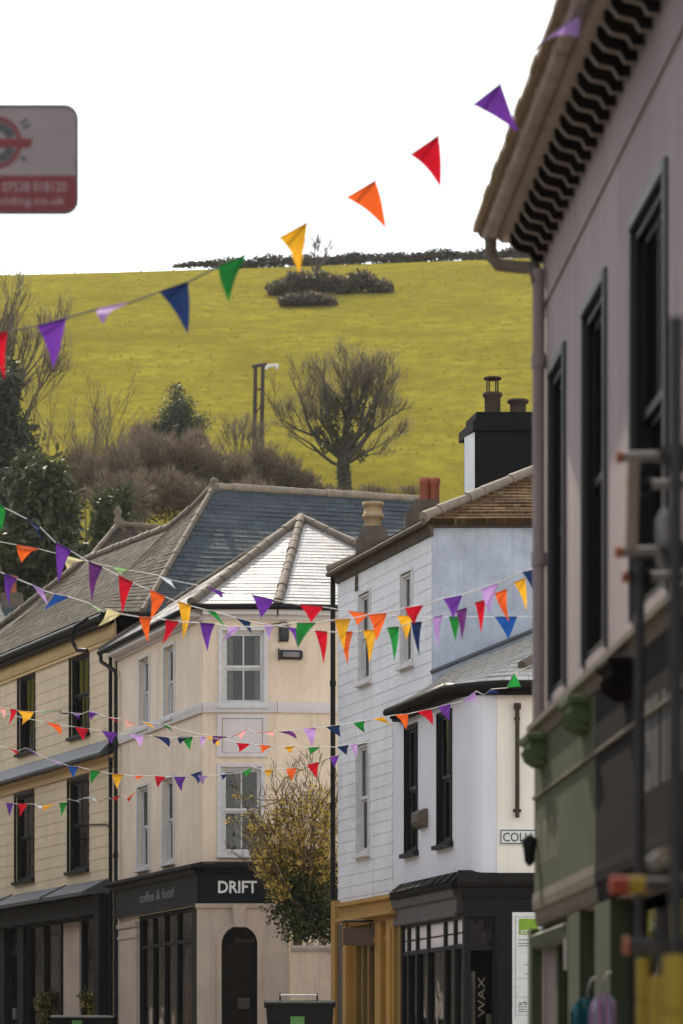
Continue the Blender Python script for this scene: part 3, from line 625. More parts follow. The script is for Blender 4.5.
# chimneys
s0 = (475.5 - CX) / F * 63; mb = MB(); zt = at(0, 417, 63).z
Fs = Face((s0, 63), (1, 0)); FsL = Face.vp(475.5, 63, -620)
xl = FsL.xy(465); pl = [(s0, 63), (s0 + 1.6, 63), (s0 + 1.6, 64.4), (xl[0], 64.1)]
mb.prism(pl, 11.2, zt)
mb.prism([(s0 - .05, 62.93), (s0 + 1.65, 62.93), (s0 + 1.65, 64.5), (xl[0] - .1, 64.2)], zt - .26, zt - .08); mb.prism([(s0 + .02, 63.02), (s0 + 1.58, 63.02), (s0 + 1.58, 64.3), (xl[0] + .03, 64.0)], zt, zt + .1)
st = mb.build('chimney', M['chimblack'], rD, 'tall black chimney stack with one white side')
mb = MB(); mb.add([FsL.W(-.01, .012, 11.2), FsL.W(FsL.s(465), .012, 11.2), FsL.W(FsL.s(465), .012, zt - .27), FsL.W(-.01, .012, zt - .27)], [(0, 1, 2, 3)]); mb.build('limewash', M['chimwhite'], st)
st.parent = wh
zt += .1
mb = MB(); b_ = at(492.5, 0, 63.6); b_.z = zt
mb.lathe(b_, [(.17, 0), (.15, .14), (.15, .38), (.185, .4), (.185, .46), (.13, .47)], 14)
for k in range(4): a = k * math.pi / 2 + .5; mb.tube([b_ + Vector((.12 * math.cos(a), .12 * math.sin(a), .46)), b_ + Vector((.12 * math.cos(a), .12 * math.sin(a), .74))], .016, 5)
mb.lathe(b_ + Vector((0, 0, .72)), [(.17, 0), (.17, .03), (.02, .06)], 12); mb.build('chimney_pot', M['sootpot'], st, 'tall pot with an open lantern cowl')
mb = MB(); b_ = at(518, 0, 63.6); b_.z = zt; mb.lathe(b_, [(.19, 0), (.15, .1), (.15, .26), (.2, .28), (.2, .33), (.1, .34)], 14); mb.build('chimney_pot', M['sootpot'], st, 'short pot with a flat lid')
mb = MB(); b_ = at(373, 549, 62.7); q = .32
for h0, h1, wa, wb in ((-.8, .12, .34, .32), (.12, .4, .3, .2)):
    mb.add([b_ + Vector((sx * w, sy * w, h)) for h, w in ((h0, wa), (h1, wb)) for sx, sy in ((-1, -1), (1, -1), (1, 1), (-1, 1))], [(0, 1, 5, 4), (1, 2, 6, 5), (2, 3, 7, 6), (3, 0, 4, 7), (4, 5, 6, 7)])
s2 = mb.build('chimney', M['stone'], wh, 'stubby stone chimney with a banded buff pot')
mb = MB(); mb.lathe(b_ + Vector((0, 0, .4)), [(.17, 0), (.16, .16), (.2, .17), (.2, .24), (.17, .25), (.17, .38), (.2, .39), (.2, .46), (.1, .47)], 8); mb.build('chimney_pot', M['buffpot'], s2)
mb = MB(); b_ = at(426, 517, 64.2); mb.add([b_ + Vector((sx * w, sy * .22, h)) for h, w in ((-.9, .42), (.0, .4), (.3, .2)) for sx, sy in ((-1, -1), (1, -1), (1, 1), (-1, 1))], [(k + a, k + b, k + b + 4, k + a + 4) for k in (0, 4) for a, b in ((0, 1), (1, 2), (2, 3), (3, 0))] + [(8, 9, 10, 11)])
s3 = mb.build('chimney', M['stone'], wh, 'low stone chimney with two terracotta pots')
for px in (424.7, 434.3):
    mb = MB(); b2 = at(px, 503, 64.2); mb.lathe(b2 + Vector((0, 0, -.1)), [(.1, 0), (.095, .44), (.115, .46), (.115, .56), (.06, .57)], 10); mb.build('chimney_pot', M['redpot'], s3)
# mustard shopfront
zf = lambda px, y: FDL.z(px, y)
mb = MB(); mb.prof(FDL, FDL.s(344.5), FDL.s(401), [(-.02, 4.5), (.1, 4.5), (.1, 4.7), (.17, 4.72), (.17, 4.79), (-.02, 4.81)]); mb.prof(FDL, FDL.s(346), FDL.s(401.5), [(-.02, 4.34), (.05, 4.34), (.05, 4.42), (.2, 4.44), (.2, 4.5), (-.02, 4.5)])
mb.build('fascia', M['yellow'], wh)
mb = MB()
for i in range(6):
    x = lerp(FDL.s(351), FDL.s(366), i / 6); mb.box(FDL, x, x + .05, .09, .103, 4.57 + R.random() * .02, 4.66)
mb.build('faded_lettering', M['yellowdark'], wh)
mb = MB()
for a, b, n in ((346, 352, .07), (377.5, 383, .05), (390, 398, .08)): mb.box(FDL, FDL.s(a), FDL.s(b), -.15, n, 1.1, 4.36)
for a, b in ((349.5, 351.5), (392, 396)): mb.box(FDL, FDL.s(a), FDL.s(b), .03, .11, 1.1, 4.2)
mb.box(FDL, FDL.s(352), FDL.s(390), -.14, -.02, 4.0, 4.1); mb.box(FDL, FDL.s(383), FDL.s(390), -.14, -.04, 3.3, 3.45)
mb.build('pilaster', M['yellow'], wh)
shopfront(wh, FDL, (352, 358, 364, 371, 378, 390), 1.1, 4.34, None, M['yellowdark'], .12, -.2, .12, .7, goods=[(360, 363, 1.4, 4, .1), (366, 369, 1.4, 3.6, .1)], back=-.58)
mb = MB(); mb.box(FDL, FDL.s(336), FDL.s(340), -.1, .10, 1.1, 4.86); mb.build('corner_board', M['yellow'], wh)
mb = MB(); mb.box(FDL, FDL.s(339.6), FDL.s(345.5), -.1, .05, 1.1, 4.4); mb.build('stone_pier', M['stone'], wh)
hp = lambda z, n=.12, px=337: FDL.W(FDL.s(px), n, z)
mb = MB(); mb.tube([hp(11.0, .06, 336), hp(4.9, .06, 336)], .048, 8); mb.box(FDL, FDL.s(335), FDL.s(339), .02, .16, 10.95, 11.12); mb.tube([hp(9.0, .06, 336), hp(8.9, .06, 336)], .06, 8); mb.tube([hp(6.7, .06, 336), hp(6.6, .06, 336)], .06, 8); mb.build('drainpipe', M['iron'], wh)
hs = thing('hanging_sign', 'brown wooden board hanging from a black bracket over the mustard shop', 'sign', FDL.W(FDL.s(378), .1, 4.3))
FX = Face((FDL.xy(376)[0], FDL.d(376)), (1, 0)); zz = lambda y: FX.z(360, y)
mb = MB(); mb.box(FX, FX.s(343), FX.s(373.5), -.015, .03, zz(945), zz(928)); mb.box(FX, FX.s(342.6), FX.s(374), .02, .04, zz(945.5), zz(944)); mb.box(FX, FX.s(342.6), FX.s(374), .02, .04, zz(929.5), zz(928)); mb.build('board', M['signwood'], hs)
mb = MB(); mb.tube([FX.W(FX.s(343), 0, zz(921)), FX.W(FX.s(377), 0, zz(921))], .022, 6); mb.tube([FX.W(FX.s(377), 0, zz(918)), FX.W(FX.s(377), 0, zz(941))], .025, 6)
for px in (347, 370): mb.tube([FX.W(FX.s(px), 0, zz(921)), FX.W(FX.s(px), 0, zz(928))], .01, 5)
mb.build('bracket', M['iron'], hs)

# ================================================================== white bay shop with the street nameplate
FEL = Face.vp(470, 55.2, -450); DF = 55.5; FEF = Face((0, DF), (1, 0))
es = thing('bay_shop', 'white rounded corner shop with dark sash windows and grey shopfront', 'shop', (2.2, 56.5, 1.5))
pA = FEL.xy(390.5); pB = FEL.xy(452); ctrl = FEL.xy(465); pC = ((482 - CX) / F * DF, DF); pD = (7.0, DF)
curve = []
for i in range(7):
    t = i / 6; a = Vector(pB).lerp(Vector(ctrl), t); b = Vector(ctrl).lerp(Vector(pC), t); c = a.lerp(b, t); curve.append((c.x, c.y))
ewz = (5.47, 7.66); ew = [(405.5, 417.6), (438, 452)]
mb = MB(); wall(mb, FEL, FEL.s(390.5), FEL.s(452), 4.7, 7.95, [op(FEL, *p, *ewz) for p in ew], .14)
vs = [(x, y, z) for z in (4.7, 7.95) for x, y in curve]; k = len(curve)
mb.add(vs, [(i, i + 1, i + 1 + k, i + k) for i in range(k - 1)], 0, True)
sx = (497 - CX) / F * DF
wall(mb, FEF, pC[0], sx, 4.7, 7.95); ww = mb.build('wall', M['whitebay'], es)
mb = MB(); wall(mb, FEF, sx, 7.0, 4.7, 7.95); mb.box(FEF, sx, 7.0, -.01, .012, 4.9, 7.9); mb.build('wall', M['warmbay'], es, 'white front wall with warm bounced light put into its colour')
mb = MB(); mb.prism([FEL.xy(392, -.4), FEL.xy(452, -.4), (2.9, 56.1), (6.8, 56.1), (6.8, 57.9), (2.2, 57.9)], 4.7, 7.9); mb.build('inner_wall', M['room'], es)
for p_ in ew: window(es, FEL, *op(FEL, *p_, *ewz)[:2], *ewz, M['frame_dark'], M['frame_grey'], rec=.05, arch=.015, nx=1, fw=.06, sillm=M['frame_dark'], curtain=[(.5, .75)])
# roof against the white house
eaA = gap_pt(FEL.xy(400, .24), 8.03); eaB = gap_pt(FEL.xy(458, .24), 8.0); eaM = Vector((2.22, 55.36, 8.0)); eaC = Vector((2.62, 55.15, 8.0)); eaD = Vector((7.3, 55.15, 8.0))
T1 = gap_pt((FDF.W(FDF.s(445), 0, 0).x, 57.99), FDF.z(445, 673)); T2 = Vector((5.4, 57.99, 9.95)); T3 = Vector((7.3, 57.99, 9.95))
T0 = gap_pt(FDL.xy(396, .02), 8.06)
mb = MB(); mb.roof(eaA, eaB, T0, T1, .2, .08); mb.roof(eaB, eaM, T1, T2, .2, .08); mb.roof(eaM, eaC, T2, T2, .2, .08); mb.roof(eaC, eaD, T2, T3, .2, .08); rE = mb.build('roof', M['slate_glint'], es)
mb = MB(); ridge(mb, eaC.lerp(T2, .12) + up, T2 + up, .1, .35); mb.build('ridge_tile', M['ridge'], rE)
mb = MB(); mb.tube([T1 + Vector((-.25, -.05, .0)), T1 + Vector((0, -.08, .1)), T2 + Vector((0, -.08, .1))], .035, 6); mb.build('flashing', M['lead'], rE)
mb = MB(); pth = [eaA, eaB, eaM, eaC, eaD]
mb.tube([q_ + Vector((0, 0, -.07)) for q_ in pth], .075, 8)
for a, b in zip(pth, pth[1:]):
    ff = Face.pts((a.x, a.y), (b.x, b.y)); L = (Vector((b.x - a.x, b.y - a.y))).length
    mb.prof(ff, 0, L, [(-.34, 7.8), (-.1, 7.8), (-.05, 7.98), (-.34, 7.98)])
    for i in range(int(L / .4)): mb.box(ff, i * .4 + .1, i * .4 + .16, -.3, -.03, 7.84, 7.92)
mb.build('eaves', M['bracket'], es)
# ledge, fascia, shopfront
FG = Face((0, DF - .12), (1, 0)); kx = off_corner(FEL, FG, .12)
mb = MB(); kxx = kx[0]
mb.prof(FEL, FEL.s(401), FEL.s(463), [(0, 4.68), (.19, 4.66), (.22, 4.72), (.2, 4.76), (0, 4.95)])
mb.prof(FG, kxx - .05, 7.0, [(-.3, 4.68), (.13, 4.66), (.16, 4.72), (.14, 4.76), (-.2, 4.95)])
for i in range(9):
    s_ = lerp(FEL.s(402), FEL.s(460), i / 9); mb.prof(FEL, s_, s_ + .28 + R.random() * .2, [(.05, 4.91), (.23, 4.75), (.24, 4.775 + R.random() * .02), (.05, 4.94)])
mb.build('slate_ledge', M['bracket'], es)
mb = MB(); mb.box(FEL, FEL.s(398), FEL.s(461), -.05, .08, 4.25, 4.67); mb.prof(FEL, FEL.s(399), FEL.s(461), [(.06, 4.5), (.12, 4.52), (.16, 4.655), (.06, 4.655)]); mb.prof(FEL, FEL.s(399), FEL.s(461), [(.06, 4.2), (.11, 4.22), (.11, 4.28), (.06, 4.3)]); mb.build('fascia', M['greyfascia'], es)
mb = MB(); mb.box(FG, kxx + .05, 7.0, -.3, .06, 4.2, 4.65); mb.prof(FG, kxx + .0, 7.0, [(.0, 4.45), (.08, 4.48), (.12, 4.648), (0, 4.648)]); mb.box(FG, kxx + .03, 7.0, -.2, .08, 4.18, 4.24)
mb.box(FG, (494.5 - CX) / F * DF, (511 - CX) / F * DF, -.3, .1, 1.2, 4.2); mb.box(FG, (497 - CX) / F * DF, (509 - CX) / F * DF, .05, .13, 1.2, 3.95); mb.box(FG, (511 - CX) / F * DF, 7, -.3, .02, 1.2, 4.2)
mb.build('fascia', M['shopblack'], es, 'black corner fascia')
ztr = FEL.z(435, 950)
shopfront(es, FEL, (404.5, 410.5, 419, 430, 447, 457, 466), 1.2, 4.22, ztr, M['frame_dark'], .1, -.05, .1, .6, back=-.75, goods=[(412, 417, 2.2, 3.2, .2), (433, 444, 1.9, 2.9, .25), (449, 455, 2, 3.1, .1)])
mb = MB()
pxs = (404.5, 410.5, 419, 430, 447, 457, 466)
for a, b in zip(pxs, pxs[1:]): mb.box(FEL, FEL.s(a) + .05, FEL.s(b) - .05, -.04, .0, ztr + .035, 4.15)
tp = mb.build('transom_panel', M['creamtrim'], es)
mb = MB()
for a, b in zip(pxs, pxs[1:]): mb.box(FEL, FEL.s(a) + .05, FEL.s(b) - .05, -.02, .008, (ztr + 4.15) / 2 - .012, (ztr + 4.15) / 2 + .012)
mb.build('glazing_bar', M['frame_dark'], tp)
mb = MB(); mb.box(FEL, FEL.s(402), FEL.s(404.3), -.1, .08, 1.2, 4.2); mb.build('end_post', M['yellowdark'], es)
g0, g1 = (468.5, 494.5)
shopfront(es, FG, (g0, g1), 1.2, 4.2, FG.z(480, 948), M['frame_dark'], .07, -.1, .1, .4, back=-.5, goods=[(472, 476, 1.4, 3.3, .1), (487, 492, 1.5, 2.6, .1)])
mb = MB()
for px in (474, 480.5, 487): mb.box(FG, FG.s(px) - .014, FG.s(px) + .014, -.06, -.02, FG.z(480, 948), 4.15)
mb.box(FG, FG.s(468.5), FG.s(494.5), -.06, -.024, FG.z(480, 931) - .012, FG.z(480, 931) + .012); mb.build('glazing_bar', M['frame_dark'], es)
lettering('lettering', 'WAX', FG, FG.s(481.5), FG.z(481, 997), .66, .12, -.03, M['letterworn'], es, rot=1, extrude=.004)
wl_ = thing('wall_vent', 'small beige vent box between the two dark sash windows', 'vent', FEL.W(FEL.s(424), .0, 5.9))
mb = MB(); z_ = lambda y: FEL.z(424, y)
mb.prof(FEL, FEL.s(420.5), FEL.s(428), [(0, z_(828)), (.12, z_(826)), (.16, z_(822)), (.16, z_(813)), (.05, z_(809.5)), (0, z_(809.5))]); mb.build('cover', M['mould'], wl_, None, .015)
mb = MB()
for i in range(4): mb.box(FEL, FEL.s(421.3), FEL.s(427.2), .15, .175, z_(821.5 - i * 2.3), z_(820.4 - i * 2.3))
mb.build('louvre', M['galv'], wl_)
rp = thing('wall_pipe', 'dull brown vent pipe fixed upright to the warm white front wall', 'pipe', FEF.W(FEF.s(517), .1, 5.9))
z_ = lambda y: FEF.z(517, y); pp = lambda y, n=.1: FEF.W(FEF.s(517), n, z_(y))
mb = MB(); mb.tube([pp(818), pp(706)], .036, 10); mb.tube([pp(710), pp(704)], .06, 10); mb.build('pipe', paint('rusty pipe', (.075, .052, .036), .8, .4, 4, .5, (.03, .022, .018), .2, .15), rp)
mb = MB(); mb.box(FEF, FEF.s(513), FEF.s(521), 0, .06, z_(812), z_(809.5)); mb.box(FEF, FEF.s(514), FEF.s(520), 0, .06, z_(720), z_(718)); mb.build('clip', M['iron'], rp)
npl = thing('street_nameplate', 'white street nameplate with black border reading COLLI', 'sign', FEF.W(FEF.s(520), .02, z_(846)))
mb = MB(); a, b, c, d = FEF.s(499.5), FEF.s(562), z_(845), z_(829)
mb.box(FEF, a, b, .014, .03, c, d); mb.build('plate', M['letterwhite'], npl)
mb = MB()
for s0_, s1_, c0, c1_ in ((a + .015, b - .015, c + .015, c + .03), (a + .015, b - .015, d - .03, d - .015), (a + .015, a + .03, c + .03, d - .03), (b - .03, b - .015, c + .03, d - .03)): mb.box(FEF, s0_, s1_, .025, .034, c0, c1_)
mb.build('border', M['black'], npl)
lettering('lettering', 'COLLI', FEF, (FEF.s(503) + FEF.s(531.5)) / 2, z_(837.2), FEF.s(531.5) - FEF.s(503), .145, .03, M['black'], npl, extrude=.006)
bd = thing('notice_board', 'white framed notice board with green logo square beside the bay shop', 'notice board', FG.W(FG.s(530), .1, 1.5))
gz = lambda y: FG.z(525, y); a, b = FG.s(511.8), FG.s(548)
mb = MB(); mb.box(FG, a, b, .03, .1, 1.4, gz(912.5)); mb.build('frame', M['letterwhite'], bd, None, .01)
mb = MB(); mb.box(FG, a + .05, a + .058, .1, .104, gz(1018), gz(917)); mb.box(FG, a + .058, b - .05, .1, .104, gz(917.4), gz(917)); mb.box(FG, a + .058, b - .05, .1, .104, gz(1015.3), gz(1015))
for y in (978.5, 997): mb.box(FG, a + .07, b - .05, .1, .103, gz(y + .3), gz(y))
for i, (y, w) in enumerate([(940, 10), (943.5, 15), (946, 13), (965, 12), (974, 14), (1007, 9), (1009.5, 8), (1011.5, 10)]): mb.box(FG, a + .1 + (.1 if 950 < y < 980 else 0), a + .1 + w * .0163, .1, .103, gz(y + .5), gz(y - .4))
mb.build('printed_rule', M['lettergrey'], bd)
mb = MB(); mb.box(FG, a + .11, a + .42, .1, .104, gz(935), gz(919)); mb.build('logo_square', flat('lime green', (.22, .38, .02), .5), bd)
lettering('lettering', 'eco', FG, a + .24, gz(932), .2, .07, .105, M['letterwhite'], bd, extrude=.004); lettering('lettering', 'arb', FG, a + .175, gz(1003), .14, .075, .101, M['black'], bd, extrude=.004)

# ================================================================== near building on the right
FA = Face.vp(542.5, 24.3, 160)
nb_ = thing('near_building', 'lilac grey building with bracketed eaves above a green and black shop fascia', 'building', (FA.O.x, FA.O.y, .7))
A1 = FA.s(1300); aw = [(549.5, 566), (583, 607), (631, 668), (712, 770), (860, 960)]; az = (4.26, 6.47)
mb = MB(); ops = [(FA.s(p[0]) + .09, FA.s(p[1]) - .07, *az) for p in aw] + [(.03, A1 - .5, -.5, 2.66)]
wall(mb, FA, 0, A1, -.5, 7.65, ops, .16); mb.prof(FA, 0, A1, [(-.02, 7.045), (.018, 7.05), (.02, 7.075), (-.02, 7.09)])
mb.build('wall', M['lilac'], nb_)
e = FA.W(A1, 0, 0); f0 = FA.W(0, 0, 0)
mb = MB(); mb.prism([FA.xy(541, -.9), FA.xy(1300, -.9), (e.x + 8, e.y + .5), (f0.x + 8, f0.y + .5)], -.5, 7.6); mb.build('inner_wall', M['room'], nb_)
mb = MB(); mb.prism([(f0.x, f0.y), (f0.x + 8.2, f0.y + .5), (f0.x + 8.2, f0.y + .3), (f0.x + .3, f0.y - .25)], -.5, 7.6); mb.build('end_wall', M['lilac'], nb_)
for i, p_ in enumerate(aw):
    s0, s1, _a, _b = ops[i]
    w = window(nb_, FA, s0, s1, *az, M['frame_dark'], M['frame_dark'], rec=.05, fw=.06, nx=1, sill=False, curtain=[(.0, .28)] if i in (1, 2) else [(.6, .8)])
    mb = MB(); q = .075
    for a, b in ((s0 - q, s0 + .005), (s1 - .005, s1 + q)): mb.box(FA, a, b, -.02, .022, az[0] - .03, az[1] + q)
    mb.box(FA, s0 + .006, s1 - .006, -.02, .025, az[1], az[1] + q)
    mb.build('architrave', M['frame_grey'], w, None, .008)
# eaves with stepped brackets, their lit and shaded faces put into two colours
mb = MB(); mb2 = MB(); s_ = -.02; i = 0
while s_ < 7.5:
    pr = [(-.02, 7.40), (.07, 7.40), (.10, 7.455), (.19, 7.475), (.235, 7.53), (.235, 7.6), (-.02, 7.6)]
    mb = MB(); mb.prof(FA, s_, s_ + .06, pr, 1)
    mb.prof(FA, s_ + .0602, s_ + .072, [(-.02, 7.404), (.069, 7.404), (.099, 7.459), (.189, 7.479), (.234, 7.534), (.234, 7.598), (-.02, 7.598)]); s_ += .30; mb.build('eaves_bracket', [M['bracket'], M['bracketlit']], nb_)
mb = MB(); mb.prof(FA, -.25, A1, [(-.02, 7.6), (.27, 7.6), (.30, 7.63), (.30, 7.7), (-.02, 7.7)]); mb.build('soffit', M['soffit'], nb_)
mb = MB(); n = int((A1 + .3) / .9)
for i in range(n):
    a, b = -.25 + i * .9, -.25 + (i + 1) * .9
    mb.tube([FA.W(a, .355, 7.66), FA.W(b, .355, 7.66)], .058, 10); mb.tube([FA.W(b - .03, .355, 7.66), FA.W(b + .03, .355, 7.66)], .066, 10)
mb.build('gutter', M['soffit'], nb_); mb = MB(); mb.tube([FA.W(-.18, .355, 7.66), FA.W(-.2, .35, 7.5), FA.W(-.14, .3, 7.42), FA.W(-.04, .16, 7.38), FA.W(.2, .08, 7.32), FA.W(.24, .055, 7.2)], .048, 10)
mb.build('swan_neck', M['eave'], nb_)
mb = MB(); mb.tube([FA.W(.24, .055, 7.3), FA.W(.24, .055, 4.1)], .044, 12)
for z in (6.6, 5.2): mb.tube([FA.W(.24, .055, z), FA.W(.24, .055, z + .1)], .054, 12)
mb.build('drainpipe', M['lilac'], nb_)
mb = MB(); rg = FA.N * -4.0; a, b = FA.W(-.35, .46, 7.74), FA.W(A1 + .2, .46, 7.74); up2 = Vector((rg.x, rg.y, 2.3))
mb.roof(a, b, a + up2, b + up2, .3, .1); mb.roof(b + Vector((2 * rg.x, 2 * rg.y, 0)), a + Vector((2 * rg.x, 2 * rg.y, 0)), b + up2, a + up2, .3, .1)
for i in range(int((A1 + .5) / .3)): mb.box(FA, -.34 + i * .3, -.34 + i * .3 + .29, .3, .475 + R.uniform(-.008, .012), 7.695, 7.735)
mb.build('roof', slate('eave slates', [(.34, .25, .15), (.26, .19, .12), (.4, .3, .18)], .7, .3, .3, .3), nb_)
# shop fascia: green at the far end, dark brown nearer
sb = FA.s(603.5)
for a, b, mt, nm in ((-.08, sb, 'green', 'fascia'), (sb, A1, 'brownfascia', 'fascia')):
    mb = MB(); mb.box(FA, a, b, -.05, .05, 2.84, 3.95)
    o = mb.build(nm, M[mt], nb_, 'faded green fascia panel' if mt == 'green' else 'dark brown fascia panel')
    mb = MB(); mb.prof(FA, a - (.05 if a < 0 else 0), b, [(.0, 2.66), (.03, 2.67), (.04, 2.71), (.04, 2.76), (.055, 2.78), (.06, 2.84), (.055, 2.90), (.0, 2.92)]); mb.build('moulding', M['mould'] if mt == 'green' else M['brownfascia'], o)
mb = MB(); mb.prof(FA, -.05, A1, [(-.02, 3.95), (.06, 3.96), (.08, 4.03), (.11, 4.05), (.11, 4.09), (.02, 4.16), (-.02, 4.16)]); mb.prof(FA, -.07, A1, [(.045, 3.565), (.068, 3.57), (.068, 3.59), (.045, 3.595)]); mb.build('cornice', M['mould'], nb_)
for px, mt in ((550, 'greendeep'), (593, 'greendeep'), (636, 'brownfascia')):
    s0 = FA.s(px) - .02; mb = MB()
    mb.prof(FA, s0 - .2, s0 + .2, [(.045, 3.81), (.1, 3.815), (.14, 3.84), (.16, 3.88), (.16, 3.94), (.045, 3.94)])
    for i in range(6): mb.prof(FA, s0 - .19 + i * .066, s0 - .16 + i * .066, [(.045, 3.77), (.1, 3.775), (.155, 3.81), (.178, 3.87), (.1, 3.9)])
    mb.prof(FA, s0 - .25, s0 + .25, [(.045, 3.93), (.18, 3.93), (.19, 3.95), (.19, 3.975), (.045, 3.975)]); mb.build('console', M[mt], nb_, None, .006)
for i, (w_, h_) in enumerate([(.08, .3), (.05, .26), (.09, .3), (.04, .28), (.08, .3), (.05, .3), (.06, .27)]):
    x = .12 + i * .2; mb = MB(); mb.box(FA, x, x + w_, .045, .0515, 3.08, 3.08 + h_); mb.box(FA, x + w_ + .002, x + w_ + .05, .045, .0515, 3.08 + h_ * (.0 if i % 2 else .75), 3.08 + h_ * (.2 if i % 2 else 1)); mb.build('faded_letter', M['letterworn'], nb_)
for i, (x, w_, h_) in enumerate([(5.2, .04, .44), (5.2, .04, .1), (5.35, .1, .5), (5.5, .2, .5), (5.75, .1, .5), (5.9, .1, .5), (6.15, .1, .5), (6.3, .12, .46), (6.8, .12, .5), (7.0, .2, .5)]):
    mb = MB(); mb.box(FA, x, x + w_, .045, .0515, 3.16 if i != 1 else 3.62, (3.16 if i != 1 else 3.62) + h_); mb.build('faded_letter', M['letterfaint'], nb_)
mb = MB()
for a, b, n in ((533.5, 537, .04), (572.5, 584, .03), (599.5, 615, .03)): mb.box(FA, FA.s(a), FA.s(b), -.1, n, -.4, 2.66)
mb.box(FA, FA.s(537), FA.s(572.5), -.12, -.02, 2.5, 2.66); mb.prof(FA, FA.s(536), FA.s(570), [(-.02, 2.5), (.03, 2.52), (.05, 2.6), (-.02, 2.64)]); mb.box(FA, FA.s(551), FA.s(553.5), -.12, -.03, -.4, 2.5); mb.box(FA, FA.s(584), FA.s(599.5), -.14, -.06, -.4, 1.1)
mb.build('pilaster', M['greenshop'], nb_)
mb = MB(); mb.add([FA.W(.1, -.5, -.5), FA.W(A1 - .4, -.5, -.5), FA.W(A1 - .4, -.5, 2.7), FA.W(.1, -.5, 2.7)], [(0, 1, 2, 3)]); mb.add([FA.W(.1, -.5, 2.69), FA.W(A1 - .4, -.5, 2.69), FA.W(A1 - .4, 0, 2.69), FA.W(.1, 0, 2.69)], [(0, 1, 2, 3)]); mb.add([FA.W(.06, -.5, -.5), FA.W(.06, -.14, -.5), FA.W(.06, -.14, 2.68), FA.W(.06, -.5, 2.68)], [(0, 1, 2, 3)]); mb.build('shop_interior', M['room'], nb_)
mb = MB()
for a, b in ((537, 551), (553.5, 572.5), (584, 599.5), (615, 640), (652, 800)):
    z0 = 1.1 if a == 584 else -.3; mb.add([FA.W(FA.s(a), -.09, z0), FA.W(FA.s(b), -.09, z0), FA.W(FA.s(b), -.09, 2.55), FA.W(FA.s(a), -.09, 2.55)], [(0, 1, 2, 3)])
mb.build('pane', M['shopglass'], nb_)
mb = MB(); mb.box(FA, FA.s(568), FA.s(571), -.02, .03, FA.z(569, 970), FA.z(569, 923)); mb.build('light_streak', M['galv'], nb_)  # pale strip standing in for a white light streak by the door
lp = thing('wall_lantern', 'small black lantern on the far corner of the lilac building', 'lantern', FA.W(-.1, .1, 3.2))
mb = MB(); b_ = at(529.5, 866, 24.2); mb.lathe(b_, [(.012, -.0), (.035, .03), (.045, .12), (.06, .18), (.02, .22)], 8); mb.build('lamp_shade', M['iron'], lp)
mb = MB(); mb.tube([b_ + Vector((0, 0, .16)), b_ + Vector((.02, .0, .2)), b_ + Vector((.1, .02, .2))], .01, 6); mb.build('arm', M['iron'], lp)
tw = thing('hanging_towel', 'teal towel hanging outside the green shopfront', 'towel', at(580, 1040, 19.5)); tw2 = thing('hanging_towel', 'pale lilac striped towel hanging beside the teal one', 'towel', at(603, 1040, 19.0))
def hang(parent, px0, px1, pyt, d, mat, mat2, hook):
    mb = MB(); K = 14; L = 12; vs = []
    for j in range(L + 1):
        for i in range(K + 1):
            t = i / K; sh = 1 - (.75 * (abs(t - .55) * 2) ** 2.2) * max(0, 1 - j / 3.2); u = lerp(px0, px1, t)
            y = pyt + 16 * (1 - sh) + j * 14; p_ = at(u, y, d + .05 * math.sin(i * 1.3 + j * .15)); vs.append(p_)
    k = K + 1
    for j in range(L):
        for i in range(K): mb.add([vs[j * k + i], vs[j * k + i + 1], vs[(j + 1) * k + i + 1], vs[(j + 1) * k + i]], [(0, 1, 2, 3)], 1 if mat2 and i % 4 == 1 else 0, True)
    mb.build('cloth', [mat, mat2 or mat], parent)
    mb = MB(); a = at(hook, pyt + 1, d); mb.tube([a, a + Vector((0, 0, .05)), a + Vector((.02, .02, .11)), a + Vector((.05, .05, .12))], .006, 6); mb.build('hook', M['galv'], parent)
hang(tw, 570, 596, 998, 19.5, cloth('teal towel', (.02, .13, .17), .15), None, 588); hang(tw2, 589, 616, 993, 19.0, cloth('lilac towel', (.30, .30, .46), .2), cloth('pink stripe', (.48, .22, .30), .2), 603)
# scaffold
sf = thing('scaffold', 'scaffold tubes with orange caps and yellow foam sleeves beside the dark fascia', 'scaffold', at(640, 1330, 15.5))
def tube_part(name, pts, r, mat, parent=sf, label=None, seg=12):
    mb = MB(); mb.tube(pts, r, seg); return mb.build(name, mat, parent, label)
gz_ = lambda px, d: Vector((at(px, 0, d).x, d, .12))
for px, top, d in ((639.5, 562, 15.5), (676, 318, 11.0)):
    s_ = tube_part('standard', [gz_(px, d), at(px, top, d)], .0242, M['galvdark'])
for y, x0, d in ((457, 618, 15.3), (485, 628, 15.8), (552, 617, 15.3), (577, 624, 15.7)):
    t_ = tube_part('transom', [at(x0, y, d), at(770, y - 2, d)], .0242, M['galv']); tube_part('end_cap', [at(x0 - 2, y, d), at(x0 + 5, y, d)], .0265, M['rustcap'], t_)
for y, d in ((485, 15.55), (577, 15.55), (459, 11.3), (555, 11.3)):
    px = 640 if d > 13 else 676; mb = MB(); c = at(px, y, d); mb.tube([c + Vector((0, 0, -.045)), c + Vector((0, 0, .045))], .036, 8); mb.tube([c + Vector((-.05, -.02, 0)), c + Vector((.05, -.02, 0))], .03, 8); mb.tube([c + Vector((-.05, -.04, .02)), c + Vector((-.05, .04, .02))], .012, 6); mb.build('coupler', M['iron'], sf)
mb = MB(); a = at(631, 550, 15.1); b = at(633.5, 459, 15.1)
